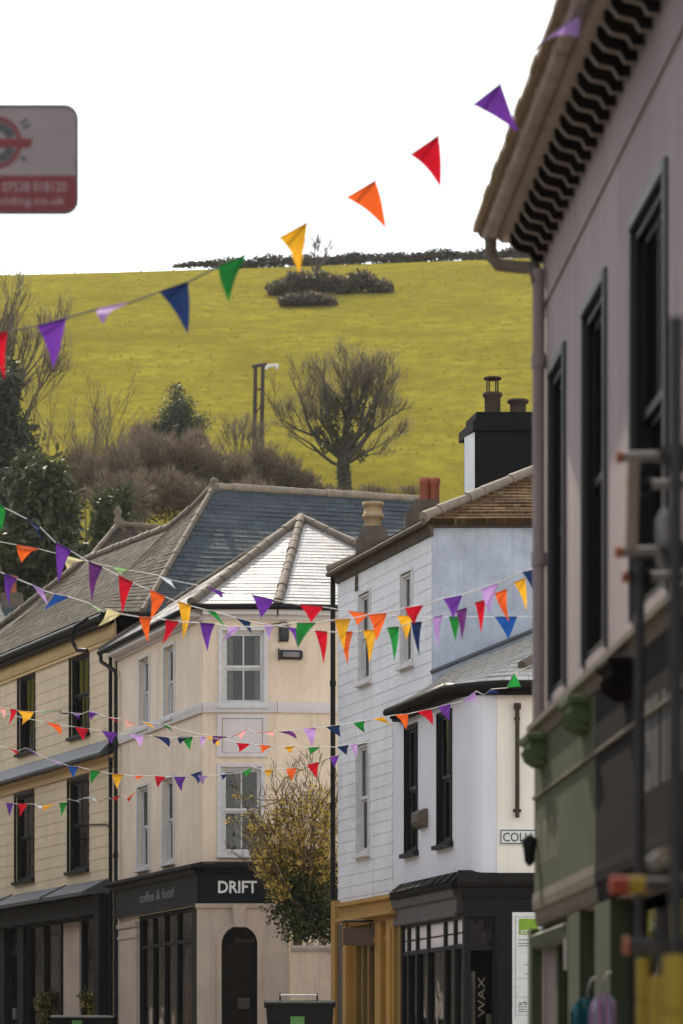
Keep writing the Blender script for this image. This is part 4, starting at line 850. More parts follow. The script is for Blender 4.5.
mb.add([p_ + Vector((x, y, 0)) for p_ in (a, b) for x, y in ((-.026, -.02), (.026, -.02), (.026, .02), (-.026, .02))], [(0, 1, 5, 4), (1, 2, 6, 5), (2, 3, 7, 6), (3, 0, 4, 7), (0, 1, 2, 3), (4, 5, 6, 7)]); mb.build('batten', M['wood'], sf)
tube_part('end_sleeve', [at(665, 568, 12.5), at(664.5, 522, 12.5), at(670, 512, 12.5)], .03, M['galv'])
t_ = tube_part('transom', [at(612, 885, 12.6), at(790, 884, 12.6)], .026, M['galvdark']); tube_part('end_sleeve', [at(610, 885, 12.6), at(628, 885, 12.6)], .034, M['foamred'], t_); tube_part('end_sleeve', [at(629, 885, 12.6), at(645, 885, 12.6)], .0335, M['foam'], t_)
t_ = tube_part('transom', [at(626, 946, 12.4), at(790, 947, 12.4)], .03, M['galvdark']); tube_part('end_cap', [at(624, 946, 12.4), at(629, 946, 12.4)], .034, M['rustcap'], t_)
t_ = tube_part('ledger', [at(667, 854.5, 11.3), Vector((at(667, 0, 11.3).x, 11.75, at(667, 854.5, 11.3).z))], .030, M['galvdark']); tube_part('end_cap', [at(667, 854.5, 11.28), at(667, 854.5, 11.33)], .0305, M['mortar'], t_)
tube_part('standard', [gz_(661, 12.0), at(661, 910, 12.0)], .022, M['galvdark'])
for px, y0, d, r in ((643.5, 958, 15.45, .034), (658, 976, 11.95, .034), (677, 955, 10.98, .046)):
    mb = MB(); top = at(px, y0, d)
    for i in range(5): mb.tube([top + Vector((0, 0, -i * .19)), top + Vector((0, 0, -i * .19 - .02)), top + Vector((0, 0, -i * .19 - .165)), top + Vector((0, 0, -i * .19 - .185))], [r * .92, r, r, r * .92], 12)
    mb.build('foam_sleeve', M['foam'], sf)
# scaffolder's advertising board, fixed to its own pole beyond the left edge
ad = thing('advert_board', 'grey scaffolding advert board with red phone number strip against the sky', 'sign', at(-4, 220, 20))
FS = Face((0, 20), (1, 0)); su = lambda px: FS.s(px); sz_ = lambda y: FS.z(0, y)
def rrect(a, b, c, d, r, k=6):
    out = []
    for cx_, cy_, t0 in ((b - r, d - r, 0), (a + r, d - r, 90), (a + r, c + r, 180), (b - r, c + r, 270)):
        out += [(cx_ + r * math.cos(math.radians(t0 + 90 * i / k)), cy_ + r * math.sin(math.radians(t0 + 90 * i / k))) for i in range(k + 1)]
    return out
def plate(mb, pts, n0, n1, m=0):
    k = len(pts); mb.add([FS.W(x, n, z) for n in (n0, n1) for x, z in pts], [tuple(range(k)), tuple(range(k, 2 * k))] + [(i, (i + 1) % k, (i + 1) % k + k, i + k) for i in range(k)], m)
bl_, br_, bb, bt = su(-88), su(79), sz_(215), sz_(105); rr_ = .085
mb = MB(); plate(mb, rrect(bl_, br_, bb, bt, rr_), 0, .012); bo = mb.build('panel', flat('weathered white board', (.30, .245, .24), .5, 0, .12), ad)
mb = MB(); o_, i_ = rrect(bl_, br_, bb, bt, rr_), rrect(bl_ + .012, br_ - .012, bb + .012, bt - .012, rr_ - .012); k = len(o_)
mb.add([FS.W(x, n, z) for n in (-.004, .02) for x, z in o_ + i_], [f for i in range(k) for j in [(i + 1) % k] for f in ((2 * k + i, 2 * k + j, 3 * k + j, 3 * k + i), (i, j, 2 * k + j, 2 * k + i), (k + i, k + j, 3 * k + j, 3 * k + i), (i, j, k + j, k + i))]); mb.build('rim', flat('dark rim', (.07, .075, .095), .35), ad)
redm = flat('sign red', (.21, .022, .028), .5, 0, .1)
mb = MB(); st_ = [q for q in rrect(bl_ + .013, br_ - .013, bb + .013, sz_(176), .07) ]
pts = [(x, min(z, sz_(176))) for x, z in [(bl_ + .013, sz_(176)), (bl_ + .013, bb + .085)] + [(bl_ + .085 + .072 * math.cos(math.radians(t)), bb + .085 + .072 * math.sin(math.radians(t))) for t in range(195, 271, 15)] + [(br_ - .085 + .072 * math.cos(math.radians(t)), bb + .085 + .072 * math.sin(math.radians(t))) for t in range(270, 361, 15)] + [(br_ - .013, sz_(176))]]
plate(mb, pts, .012, .0145); mb.build('phone_strip', redm, ad)
lw_ = flat('sign letters', (.38, .31, .31), .5, 0, .1)
lettering('lettering', '07538 018120', FS, (su(2.5) + su(66.5)) / 2, sz_(187.5), su(66.5) - su(2.5), .056, .0155, lw_, ad, extrude=.001)
lettering('lettering', 'scaffolding.co.uk', FS, (su(-26) + su(65)) / 2, sz_(202.5), su(65) - su(-26), .062, .0155, lw_, ad, extrude=.001)
cx_, cz_ = su(-4), sz_(143); ring = lambda r0, r1, n, mt, a0=0, a1=360: None
def ringm(mb, r0, r1, n, a0=0, a1=360, k=40):
    v = [FS.W(cx_ + r * math.cos(math.radians(lerp(a0, a1, i / k))), nn, cz_ + r * math.sin(math.radians(lerp(a0, a1, i / k)))) for nn in (n, .011) for r in (r0, r1) for i in range(k + 1)]; K = k + 1
    mb.add(v, [f for i in range(k) for f in ((i, i + 1, K + i + 1, K + i), (K + i, K + i + 1, 3 * K + i + 1, 3 * K + i), (i, i + 1, 2 * K + i + 1, 2 * K + i))])
mb = MB(); ringm(mb, .128, .146, .0145); ringm(mb, .150, .156, .0145)
mb.add([FS.W(cx_ + x, n, cz_ + z) for n in (.011, .0165) for x, z in ((-.21, -.028), (.205, -.028), (.215, .022), (-.2, .022))], [(0, 1, 2, 3), (4, 5, 6, 7), (0, 1, 5, 4), (1, 2, 6, 5), (2, 3, 7, 6), (3, 0, 4, 7)]); mb.build('logo_ring', redm, ad)
mb = MB(); ringm(mb, .07, .122, .014, 20, 160); ringm(mb, .07, .122, .014, 200, 340)
for dx, dz in ((.155, .115), (.175, .13), (.17, .09), (.19, .1), (.155, -.09), (.17, -.1)):
    mb.add([FS.W(cx_ + dx + a, n, cz_ + dz + b) for n in (.011, .0135) for a, b in ((-.008, -.012), (.012, -.006), (.006, .012), (-.01, .008))], [(0, 1, 2, 3), (4, 5, 6, 7), (0, 1, 5, 4), (1, 2, 6, 5), (2, 3, 7, 6), (3, 0, 4, 7)])
mb.build('logo_band', flat('sign dark', (.075, .075, .08), .5), ad)
mb = MB(); gx = su(-70); q = FS.W(gx, -.04, 0); mb.tube([(q.x, q.y, base(q.x, q.y)), (q.x, q.y, bt + .3)], .024, 10)
for z in (bb + .1, bt - .1): mb.tube([(q.x - .05, q.y + .0, z), (q.x + .05, q.y, z)], .034, 8)
mb.build('pole', M['galvdark'], ad)
mb = MB(); c = FS.W(su(77.2), .018, sz_(161)); mb.tube([c + Vector((0, 0, -.018)), c + Vector((0, -.012, 0)), c + Vector((0, 0, .018))], .008, 6); mb.build('clip', M['galv'], ad)
# bins
def bin_(px0, px1, top, d, label, lab):
    t = thing('wheelie_bin', label, 'bin', (at((px0 + px1) / 2, 0, d).x, d + .4, base(0, d)))
    f = Face((0, d), (1, 0)); a, b = f.s(px0), f.s(px1); zt = f.z(0, top); z0 = base(0, d) + .14
    mb = MB(); mb.add([f.W(lerp(a, b, .5) + sx * (b - a) / 2 * k, n, z) for z, k, n0, n1 in ((z0, .88, -.08, -.72), (zt - .07, 1, 0, -.8)) for sx, n in ((-1, n0), (1, n0), (1, n1), (-1, n1))], [(0, 1, 5, 4), (1, 2, 6, 5), (2, 3, 7, 6), (3, 0, 4, 7), (0, 1, 2, 3)])
    for i in range(1, 5): x = lerp(a, b, i / 5); mb.box(f, x - .015, x + .015, -.02, .012, z0 + .3, zt - .3)
    mb.build('bin_body', M['binblack'], t, None, .015)
    mb = MB(); mb.prof(f, a - .03, b + .03, [(.03, zt - .09), (.03, zt - .03), (-.1, zt), (-.72, zt + .03), (-.83, zt - .03), (-.83, zt - .09)]); mb.build('lid', M['binblack'], t, None, .015)
    if lab[2]:
        mb = MB(); x0, x1 = lerp(a, b, .2), lerp(a, b, .76); zz = zt + .1; mb.tube([f.W(x0, -.25, zz), f.W(x1, -.25, zz)], .016, 8)
        hb = mb.build('handle_bar', M['frame_white'], t); mb = MB()
        for x in (x0 + .005, x1 - .005): mb.tube([f.W(x, -.25, zt - .02), f.W(x, -.25, zz + .03)], .014, 8)
        mb.build('bracket', M['iron'], hb)
    mb = MB(); mb.box(f, f.s(lab[0]), f.s(lab[1]), -.02, .016, zt - .42, zt - (.25 if lab[2] else .09)); mb.build('sticker', flat('green label', (.08, .22, .05), .5), t)
    for x in (a + .15, b - .15):
        mb = MB(); mb.tube([f.W(x - .03, -.3, z0 - .06), f.W(x + .03, -.3, z0 - .06)], .08, 12); mb.build('wheel', M['iron'], t)
M['binblack'] = flat('black plastic bin', (.014, .015, .015), .9, 0, .2, .1)
bin_(266, 333.5, 1001, 55, 'black waste bin with metal bar on its lid below the shrub', (290.5, 304.5, True))
bin_(51, 113, 1016, 72, 'black waste bin with green label in front of the dark shop window', (72, 82, False))
lwf = Face((0, 65.2), (1, 0))
lw2 = thing('yard_wall', 'low cream yard wall below the yellow flowering shrub', 'wall', at(315, 1075, 69))
mb = MB(); mb.box(lwf, lwf.s(291), lwf.s(337), -.2, 0, 1.3, 3.98); mb.build('wall', M['cream'], lw2); mb = MB(); mb.prof(lwf, lwf.s(290.5), lwf.s(337), [(.05, 3.98), (.05, 4.04), (-.1, 4.09), (-.25, 4.04), (-.25, 3.98)]); mb.build('coping', M['creamstone'], lw2)

# ================================================================== bunting
COL = dict(red=(.52, .010, .024), orange=(.76, .12, .022), yellow=(.74, .38, .025), green=(.018, .22, .04), navy=(.014, .03, .10), blue=(.015, .075, .32), purple=(.13, .035, .30), lilac=(.50, .30, .66), plum=(.13, .03, .16), pale=(.62, .66, .72), lime=(.35, .60, .25), cream=(.75, .66, .35), pink=(.72, .36, .33))
CLOTH = {k: cloth(k + ' bunting cloth', v, .5) for k, v in COL.items()}
M['cord'] = flat('white cord', (.62, .60, .58), .8, 0, .1)
def bunting(label, cord, dfn, flags, r):
    t = thing('bunting', label, 'bunting', at(cord[0][0], cord[0][1], dfn(cord[0][0])), 'bunting strung across the street')
    mb = MB(); pts = []
    for (a, b), (c, d) in zip(cord, cord[1:]):
        n = max(1, int(abs(c - a) / 12))
        for i in range(n): u = i / n; pts.append(at(lerp(a, c, u), lerp(b, d, u) + (1.2 * math.sin(math.pi * u) if n > 2 else 0), dfn(lerp(a, c, u))))
    pts.append(at(*cord[-1], dfn(cord[-1][0]))); mb.tube(pts, r, 5); mb.build('cord', M['greycord'] if label.startswith('highest') else M['cord'], t)
    for col, (x0, y0), (x1, y1), (xt, yt), curl in flags:
        curl = curl + (.10 if label.startswith('highest') else .12 if r < .0068 and dfn(0) < 60 else .24) + R.uniform(-.05, .15); d = dfn((x0 + x1) / 2); sgn = R.choice((-1, 1)); ph = R.uniform(0, 6); K = 9; size = max(abs(x1 - x0), abs(yt - y0)) * d / F
        vs = []; idx = {}
        tp_d = d + sgn * curl * size * .8
        A, B, T = at(x0, y0, d), at(x1, y1, dfn(x1)), at(xt, yt, tp_d)
        for j in range(K + 1):
            v = j / K; n = K - j
            for i in range(n + 1):
                u = i / n if n else .5
                p_ = lerp(lerp(A, B, u), T, v); sd = (B - A).normalized()
                w = size * (.10 + .25 * curl) * math.sin(v * 3.0 + ph) * math.sin(math.pi * min(1, v * 1.6) * .5)
                w2 = size * (.06 + .16 * curl) * math.sin(u * 5 + ph * 1.7) * v * (1 - v)
                p_ = p_ + Vector((0, w + w2, 0)) + sd * (size * curl * .14 * math.sin(v * math.pi) * sgn) + Vector((0, 0, size * curl * .08 * math.sin(v * math.pi)))
                idx[(j, i)] = len(vs); vs.append(p_)
        fs = []
        for j in range(K):
            for i in range(K - j):
                fs.append((idx[(j, i)], idx[(j, i + 1)], idx[(j + 1, i)]))
                if i < K - j - 1: fs.append((idx[(j, i + 1)], idx[(j + 1, i + 1)], idx[(j + 1, i)]))
        mb = MB(); mb.add(vs, fs, 0, True)
        # hem folded over the cord
        mb.tube([A, B], size * .022, 5); mb.build('pennant', CLOTH[col], t, {'pale': 'pale blue', 'pink': 'faded red', 'plum': 'dark purple'}.get(col, col) + ' pennant')
H = .12
S1 = [('red', (-9, 335), (8, 332), (4, 379), .2), ('purple', (37, 326), (66.5, 318), (52.5, 367), .2), ('lilac', (98, 309), (129, 303), (104, 326), .8), ('navy', (159, 292), (188, 282), (187.5, 333), .2),
      ('green', (218, 267), (247, 254), (229, 304), .2), ('yellow', (279, 238), (308, 222), (299, 274), .2), ('orange', (346, 198), (376, 180), (387, 230), .2), ('red', (410, 155), (439, 135), (441.5, 189), .2),
      ('purple', (473, 105), (501, 83), (518, 131), .2), ('lilac', (539, 45), (573, 19), (580, 34), .9)]
bunting('highest string of large pennants, purple to yellow, running across the sky and hill', [(-120, 372), (-9, 335), (8, 332), (37, 326), (66, 318), (98, 309), (129, 303), (159, 292), (188, 282), (218, 267), (247, 254), (279, 238), (308, 222), (346, 198), (376, 180), (410, 155), (439, 135), (473, 105), (501, 83), (539, 45), (573, 19), (668, -95)],
        lambda x: lerp(25, 18.3, (x + 120) / 788), S1, .0066)
Sa = [('green', (-8, 500), (5, 508), (2, 532), .2), ('navy', (27, 519), (40, 527), (43, 541), .7), ('purple', (56, 543), (71, 551), (58, 583), .15), ('plum', (89, 562), (102.5, 567.5), (92, 602), .12), ('red', (119, 576), (133, 583), (122, 614), .12), ('orange', (150, 590), (165, 597), (151, 621), .3),
      ('yellow', (178, 602), (191, 606), (183, 641), .12), ('green', (206, 610), (216, 612), (227, 628), .6), ('navy', (236, 618), (251, 622), (252, 633), .8), ('lilac', (264, 624), (275, 626), (270, 641), .6), ('purple', (287, 627), (299, 629), (297, 646), .6),
      ('red', (315, 631), (327.5, 632), (323.5, 665), .1), ('orange', (340, 632), (353, 632), (348, 665), .12), ('yellow', (363, 631), (376, 630), (369, 664), .12), ('green', (387, 628), (399, 627), (394, 661), .1), ('navy', (411, 623), (422, 622), (419.5, 656), .12), ('lilac', (433, 618), (443, 615), (438, 649), .12),
      ('plum', (456, 611), (467, 608), (461.5, 641), .12), ('red', (475, 603), (485.5, 600), (481, 633), .1), ('orange', (495, 594), (507, 589), (509, 623), .12), ('yellow', (514, 583), (525, 578), (527, 610), .12)]
cordof = lambda fl, a, b: [a] + [q for f in fl for q in (f[1], f[2])] + [b]
bunting('steep string of narrow pennants from upper left, sagging past the cream shop window', cordof(Sa, (-60, 468), (545, 569)), lambda x: lerp(46, 33, (x + 60) / 605), Sa, .006)
Sb = [('orange', (17, 545), (39, 549), (21, 562), .5), ('cream', (66, 556), (85, 561), (67, 569), .6), ('lime', (113, 567), (129, 570), (121, 575), .8), ('pale', (157, 575), (171, 580), (176, 589), .6), ('purple', (206, 587), (225, 593), (223, 598), .7), ('purple', (252, 595), (274, 600), (261, 618), .15), ('red', (300, 605), (323, 607), (311, 623), .15),
      ('orange', (348, 611), (368, 614), (357, 626), .4), ('yellow', (397, 616), (412, 616), (406, 641), .2), ('green', (449, 617), (461, 617), (456, 641), .2), ('blue', (495, 617), (517, 617), (508, 640), .1)]
bunting('string of wide pennants, orange to blue, levelling out under the white house windows', cordof(Sb, (-60, 527), (546, 616)), lambda x: lerp(50, 37, (x + 60) / 605), Sb, .005)
Sc = [('purple', (5, 574), (17, 579), (9, 607), .2), ('lilac', (32, 585), (45, 591), (48, 605), .4), ('blue', (54, 594), (69, 597), (44, 611), .4), ('lime', (88, 603), (104, 612), (101, 614), .9), ('cream', (107, 609), (121, 614), (98, 627), .5), ('orange', (139, 617), (152, 618), (148, 642), .12), ('red', (166, 620), (179, 622), (162, 644), .15), ('purple', (200, 623), (215, 624), (207.5, 651), .1), ('lilac', (229, 627), (241, 627), (221, 643), .7),
      ('green', (297, 623), (316, 623), (298, 649), .4), ('yellow', (335, 620), (351, 619), (344, 650), .12), ('orange', (368, 615), (387, 613), (376, 641), .15), ('red', (405, 608), (423.5, 605), (414, 625), .1), ('purple', (443, 599), (462.5, 595), (453, 619), .1), ('lilac', (481, 589), (499, 583), (490, 613), .15), ('navy', (522, 572), (540, 568), (534, 593), .1)]
bunting('string of pennants dipping across the brown slates and rising over the white house', cordof(Sc, (-60, 545), (548, 566)), lambda x: lerp(44, 31, (x + 60) / 605), Sc, .007)
FL = 1
D4 = lambda x: lerp(67, 53, x / 533)
Sd = [('pink', (-3, 707), (5, 708), (4, 719), .5), ('red', (10, 709), (17, 710), (9, 726), .4), ('yellow', (18, 711), (34, 712), (22, 725), .8), ('green', (45, 711), (62, 711), (44, 715), .6), ('navy', (59, 713), (72, 713), (66, 715), .4), ('purple', (72, 713), (82, 714), (80, 720), .8), ('purple', (89, 711), (100, 714), (91, 720), .8), ('red', (105, 717), (112, 718), (117, 722), .6), ('pink', (122, 719), (137, 724), (126, 727), .6), ('yellow', (142, 722), (150, 723), (155, 729), .5), ('green', (161, 724), (169, 726), (174, 733), .6),
      ('plum', (213, 736), (228, 737), (214, 745), .4), ('pink', (231, 737), (248, 729), (240, 739), .8), ('pink', (256, 733), (274, 731), (272, 737), .7), ('plum', (277, 732), (291, 731), (297, 739), .3), ('lilac', (303, 729), (316, 728), (312, 747), .15), ('navy', (326, 727), (340, 725), (341, 737), .2), ('green', (353, 723), (365, 721), (365, 733), .4), ('yellow', (373, 719), (384, 717), (391, 725), .5), ('orange', (395, 715), (408, 714), (406, 730), .4), ('red', (417, 712), (431, 709), (433, 725), .3), ('purple', (438, 707), (451, 704), (450, 721), .3), ('lilac', (463, 701), (476, 691), (477, 701), .4), ('navy', (484, 695), (492, 689), (499, 694), .5), ('green', (507, 688), (514, 673), (521, 687), .3)]
bunting('topmost string of small fluttering pennants over the cream shop band, rising to the bay shop', cordof(Sd, (-40, 700), (545, 660)), D4, Sd, .0075)
Se = [('orange', (45, 722), (60, 725), (61, 735), .4), ('red', (75, 727), (89, 729), (84, 741), .2), ('purple', (102, 731), (118, 733), (112, 744), .15), ('lilac', (128, 734), (143, 736), (141, 747), .4), ('navy', (153, 736), (169, 738), (169, 747), .3), ('navy', (178, 737), (192, 737), (180, 744), .4), ('green', (182, 738), (193, 737), (190, 750), .2), ('lilac', (199, 737), (206, 737), (201, 748), .2), ('yellow', (206, 737), (219, 737), (218, 746), .3), ('red', (236, 743), (250, 744), (239, 753), .5), ('orange', (259, 745), (272, 746), (261, 753), .5), ('yellow', (284, 747), (296, 746), (291, 753), .5), ('green', (307, 748), (320, 747), (310, 755), .5), ('navy', (337, 747), (349, 745), (347, 755), .2), ('lilac', (350, 745), (357, 744), (355, 758), .3)]
bunting('second string of small pennants, level across the cream shop wall panel', cordof(Se, (-40, 702), (372, 742)), lambda x: lerp(72, 60.5, (x + 40) / 412), Se, .007)
Sf = [('red', (8, 748), (18, 751), (16, 754), .4), ('purple', (25, 748), (33, 751), (38, 757), .4), ('lilac', (48, 759), (58, 762), (63, 767), .6), ('blue', (68, 766), (79, 767), (73.5, 778), .1), ('green', (91, 770), (101, 772), (91, 784), .15), ('yellow', (112, 774), (124, 775), (117, 789), .12), ('orange', (133, 776), (144, 776), (137, 780), .5), ('red', (155, 776), (166, 777), (158, 788), .2), ('purple', (174, 777), (186, 777), (182, 792), .3), ('navy', (190, 775), (202, 771), (198, 784), .6), ('lilac', (198, 776), (208, 776), (203, 785), .4), ('navy', (220, 775), (228, 774), (222, 780), .5), ('green', (241, 773), (253, 767), (246, 777), .6), ('yellow', (264, 770), (275, 769), (269, 777), .3), ('orange', (286, 769), (297, 768), (292, 782), .12), ('red', (307, 765), (319, 762), (317, 778), .12), ('purple', (329, 758), (339, 755), (334, 768), .4)]
bunting('third string of small pennants, dipping between the two rows of cream shop windows', cordof(Sf, (-40, 734), (342, 753)), lambda x: lerp(73, 62.6, (x + 40) / 382), Sf, .007)
Sg = [('purple', (6, 803), (13.5, 803.5), (10, 817), .12), ('red', (18, 804), (27, 804), (20, 817), .12), ('pale', (32, 804), (43, 806), (40, 809), .5), ('yellow', (42, 806), (54, 804), (43, 812), .5), ('green', (59, 803), (67.5, 803), (61, 816), .15), ('pale', (68, 799), (76, 801), (81, 803), .5), ('pale', (84, 798), (93, 797), (96, 801), .5), ('plum', (98, 803), (108, 797), (103, 801), .5), ('red', (111, 799), (121, 795), (115, 801), .4), ('orange', (127, 798), (137, 791), (129, 802), .4)]
bunting('lowest string of tiny pennants in front of the weatherboarded house windows', cordof(Sg, (-40, 801), (196, 771)), lambda x: lerp(79, 70.4, (x + 40) / 236), Sg, .006)

# ================================================================== vegetation
rng = np.random.default_rng(11)
def quads(name, cen, nrm, ln, wd, up, mats, mi, parent=None, label=None):
    """many leaf / twig faces: centre, long axis (up), side = up x nrm"""
    up = up / np.linalg.norm(up, axis=1, keepdims=True); side = np.cross(up, nrm); side /= np.linalg.norm(side, axis=1, keepdims=True) + 1e-9
    a, b = up * ln[:, None] / 2, side * wd[:, None] / 2
    n = len(cen); v = np.stack([cen - a - b * .45, cen - a + b * .45, cen + b, cen + a, cen - b], 1).reshape(-1, 3)
    off = np.array(parent_loc(parent)) if parent else np.zeros(3); v = v - off
    me = bpy.data.meshes.new(name); me.vertices.add(len(v)); me.vertices.foreach_set('co', v.ravel())
    me.loops.add(n * 5); me.loops.foreach_set('vertex_index', np.arange(n * 5)); me.polygons.add(n)
    me.polygons.foreach_set('loop_start', np.arange(n) * 5); me.polygons.foreach_set('loop_total', np.full(n, 5))
    for m in mats: me.materials.append(m)
    me.polygons.foreach_set('material_index', mi.astype(np.int32)); me.update(calc_edges=True); me.validate()
    o = bpy.data.objects.new(name, me); C.objects.link(o)
    if parent: o.parent = parent
    if label: o['label'] = label
    return o
def rdir(n): v = rng.normal(size=(n, 3)); return v / np.linalg.norm(v, axis=1, keepdims=True)
def clumps(blobs, n):
    """points scattered through overlapping uneven blobs (x, y, z, rx, ry, rz), denser near each blob's skin"""
    w = np.array([b[3] * b[4] * b[5] for b in blobs]) ** .75; k = rng.choice(len(blobs), n, p=w / w.sum()); B = np.array(blobs)[k]
    u = rdir(n); r = rng.random(n) ** .45
    lump = 1 + .22 * np.sin(u[:, 0] * 7 + k) * np.sin(u[:, 2] * 6 + 2 * k) + .12 * np.sin(u[:, 1] * 13 + k)
    return B[:, :3] + u * (r * lump)[:, None] * B[:, 3:], u
def leaves(name, blobs, n, size, mats, parent, label=None, asp=.5, weights=None):
    p_, u = clumps(blobs, n); up = rdir(n) + np.array([0, 0, .25]); nr = rdir(n) + u * .6
    ln = size * rng.uniform(.6, 1.4, n); mi = rng.choice(len(mats), n, p=weights)
    return quads(name, p_, nr, ln, ln * asp, up, mats, mi, parent, label)
def branch(mb, p_, d, L, r, depth, spread=.5, upb=.12, kids=(2, 4), shrink=.68, seg=None, tips=None, wig=.16, rmin=.012):
    n = 3 if depth > 0 else 2; pts = [p_.copy()]; rs = [r]; q = p_.copy(); dd = d.normalized()
    for i in range(n):
        dd = (dd + Vector((R.gauss(0, wig), R.gauss(0, wig), R.gauss(0, wig * .7) + upb))).normalized(); q = q + dd * (L / n); pts.append(q.copy()); rs.append(max(rmin, lerp(r, r * .62, (i + 1) / n)))
    mb.tube(pts, rs, max(3, min(9, int(3 + r * 18))), 0, False)
    if depth == 0:
        if tips is not None: tips.append((q.copy(), dd.copy()))
        return
    for k in range(R.randint(*kids)):
        t = R.uniform(.45, 1.0) if k else 1.0; i = min(n - 1, int(t * n)); s = lerp(pts[i], pts[i + 1], t * n - i)
        az = R.uniform(0, 6.283); a = R.uniform(.5, 1.25) * spread; x = dd.orthogonal().normalized(); y = dd.cross(x)
        nd_ = dd * math.cos(a) + (x * math.cos(az) + y * math.sin(az)) * math.sin(a)
        branch(mb, s, nd_, L * shrink * R.uniform(.75, 1.2), max(rmin, rs[-1] * R.uniform(.55, .85)), depth - 1, spread, upb, kids, shrink, seg, tips, wig, rmin)
def barkmat(name, c): return paint(name, c, .9, .35, 3, .4, dark(c, .4), .4)
M['bark'] = barkmat('grey bark', (.105, .088, .07)); M['barkdark'] = barkmat('dark bark', (.055, .048, .038)); M['twig'] = barkmat('brown twig', (.21, .155, .10))
M['ivy'] = leafmat('ivy leaf', [(.022, .030, .012), (.04, .05, .018), (.07, .075, .03)], .2)
M['evergreen'] = leafmat('evergreen leaf', [(.016, .024, .012), (.03, .042, .018), (.06, .072, .03)], .2)
M['conifer'] = leafmat('conifer needles', [(.020, .026, .020), (.032, .038, .026), (.055, .056, .038)], .15)
M['brownleaf'] = leafmat('dead leaf', [(.10, .06, .04), (.14, .09, .06), (.19, .14, .10)], .35)
M['twigface'] = leafmat('thin twigs', [(.088, .064, .048), (.125, .094, .07), (.19, .15, .11)], .35)
M['twiggrey'] = leafmat('thin grey twigs', [(.09, .074, .052), (.135, .112, .078), (.2, .17, .12)], .35)
M['bramble'] = leafmat('bramble', [(.04, .028, .02), (.07, .05, .034), (.10, .075, .045)], .15)
M['yellowleaf'] = leafmat('yellow blossom', [(.55, .38, .07), (.74, .54, .13), (.85, .70, .28)], .6)
M['olivedark'] = leafmat('dark olive leaf', [(.03, .034, .012), (.055, .058, .02), (.10, .09, .03)], .3)
M['olive'] = leafmat('olive leaf', [(.10, .09, .02), (.2, .17, .035), (.34, .27, .06)], .5)
M['shrubgreen'] = leafmat('shrub leaf', [(.018, .028, .010), (.035, .052, .016), (.075, .09, .025)], .3)
G = lambda px, py, d: Vector((at(px, py, d).x, d, hill_z(at(px, py, d).x, d)))

def strips(name, blobs, n, ln, wd, mats, parent, spread=.9, label=None, weights=None):
    """fine bare twigs as narrow faces fanning up and out of their clump"""
    p_, u = clumps(blobs, n); up = u * spread + np.array([0, 0, .8]) + rng.normal(size=(n, 3)) * .6
    L_ = ln * rng.uniform(.4, 1.4, n); W_ = wd * rng.uniform(.6, 1.5, n)
    return quads(name, p_, rdir(n), L_, W_, up, mats, rng.choice(len(mats), n, p=weights), parent, label)

# ivy clad winter tree in the field
g = G(344, 493, 171); t = thing('winter_tree', 'large bare tree with ivy covered trunk standing alone on the grass field', 'tree', g)
mb = MB(); tips = []
mb.tube([g + Vector((0, 0, -.4)), g + Vector((.03, 0, .5)), g + Vector((-.05, 0, 1.5)), g + Vector((.0, 0, 2.2))], [.46, .36, .32, .30], 10, 0, False)
limbs = [(.75, 1.7, .55, .2), (1.0, 2.2, .9, .17), (-.55, 1.8, .35, .2), (-.9, 2.3, 1.3, .16), (.25, 2.2, 1.6, .2), (-.2, 2.2, 1.9, .22), (.5, 2.0, 1.4, .17), (-.4, 1.6, 1.3, .16), (1.3, 1.5, .5, .12), (-1.3, 1.4, .4, .12), (.1, 2.2, 1.8, .2), (-1.1, 1.9, .9, .14), (1.1, 1.9, 1.1, .14)]
for dx, z0, dz, r in limbs: branch(mb, g + Vector((0, R.uniform(-.1, .1), z0)), Vector((dx * .95, R.uniform(-.6, .6), dz)), R.uniform(1.85, 2.55), r * .85, 4, .46, .12, (2, 4), .66, None, tips, .12, .012)
tr = mb.build('trunk', M['barkdark'], t)
tp = np.array([a[:] for a, b in tips]); td = np.array([b[:] for a, b in tips]); rep = 5
c_ = np.repeat(tp, rep, 0) + rng.normal(size=(len(tp) * rep, 3)) * .16; u_ = np.repeat(td, rep, 0) + rng.normal(size=(len(tp) * rep, 3)) * .35 + np.array([0, 0, .3])
quads('crown', c_, rdir(len(c_)), rng.uniform(.3, .75, len(c_)), rng.uniform(.012, .024, len(c_)), u_, [M['twiggrey'], M['twigface']], rng.integers(0, 2, len(c_)), t)
strips('fine_twigs', [(g.x + a, g.y, g.z + b, c, c * .8, e) for a, b, c, e in ((0, 5.6, 2.0, 1.9), (-1.5, 4.6, 1.4, 1.6), (1.6, 5.0, 1.3, 1.7), (-2.0, 3.4, 1.0, .8), (1.9, 3.5, 1.1, .8), (.2, 6.9, 1.4, 1.0), (-.9, 6.2, 1.2, 1.0))], 1300, .6, .015, [M['twiggrey'], M['twigface']], t, .9)
bl = [(g.x + dx, g.y + R.uniform(-.3, .3), g.z + dz, rx, .5, rz) for dx, dz, rx, rz in ((0, 1, .42, 1.1), (-.1, 2.3, .42, .9), (.2, 3.1, .35, .9), (-.5, 3.5, .55, .9), (.55, 2.6, .35, .7), (-.9, 2.5, .4, .5), (-.4, 4.6, .4, .7), (.6, 4.0, .4, .7), (1.2, 3.5, .3, .5), (1.4, 4.3, .25, .5), (.1, 4.9, .3, .6), (-.9, 3.8, .3, .5), (.9, 2.0, .3, .4), (-1.3, 3.2, .25, .35))]
leaves('ivy', bl, 4200, .11, [M['ivy'], M['olivedark'], M['bramble']], t, None, .8)
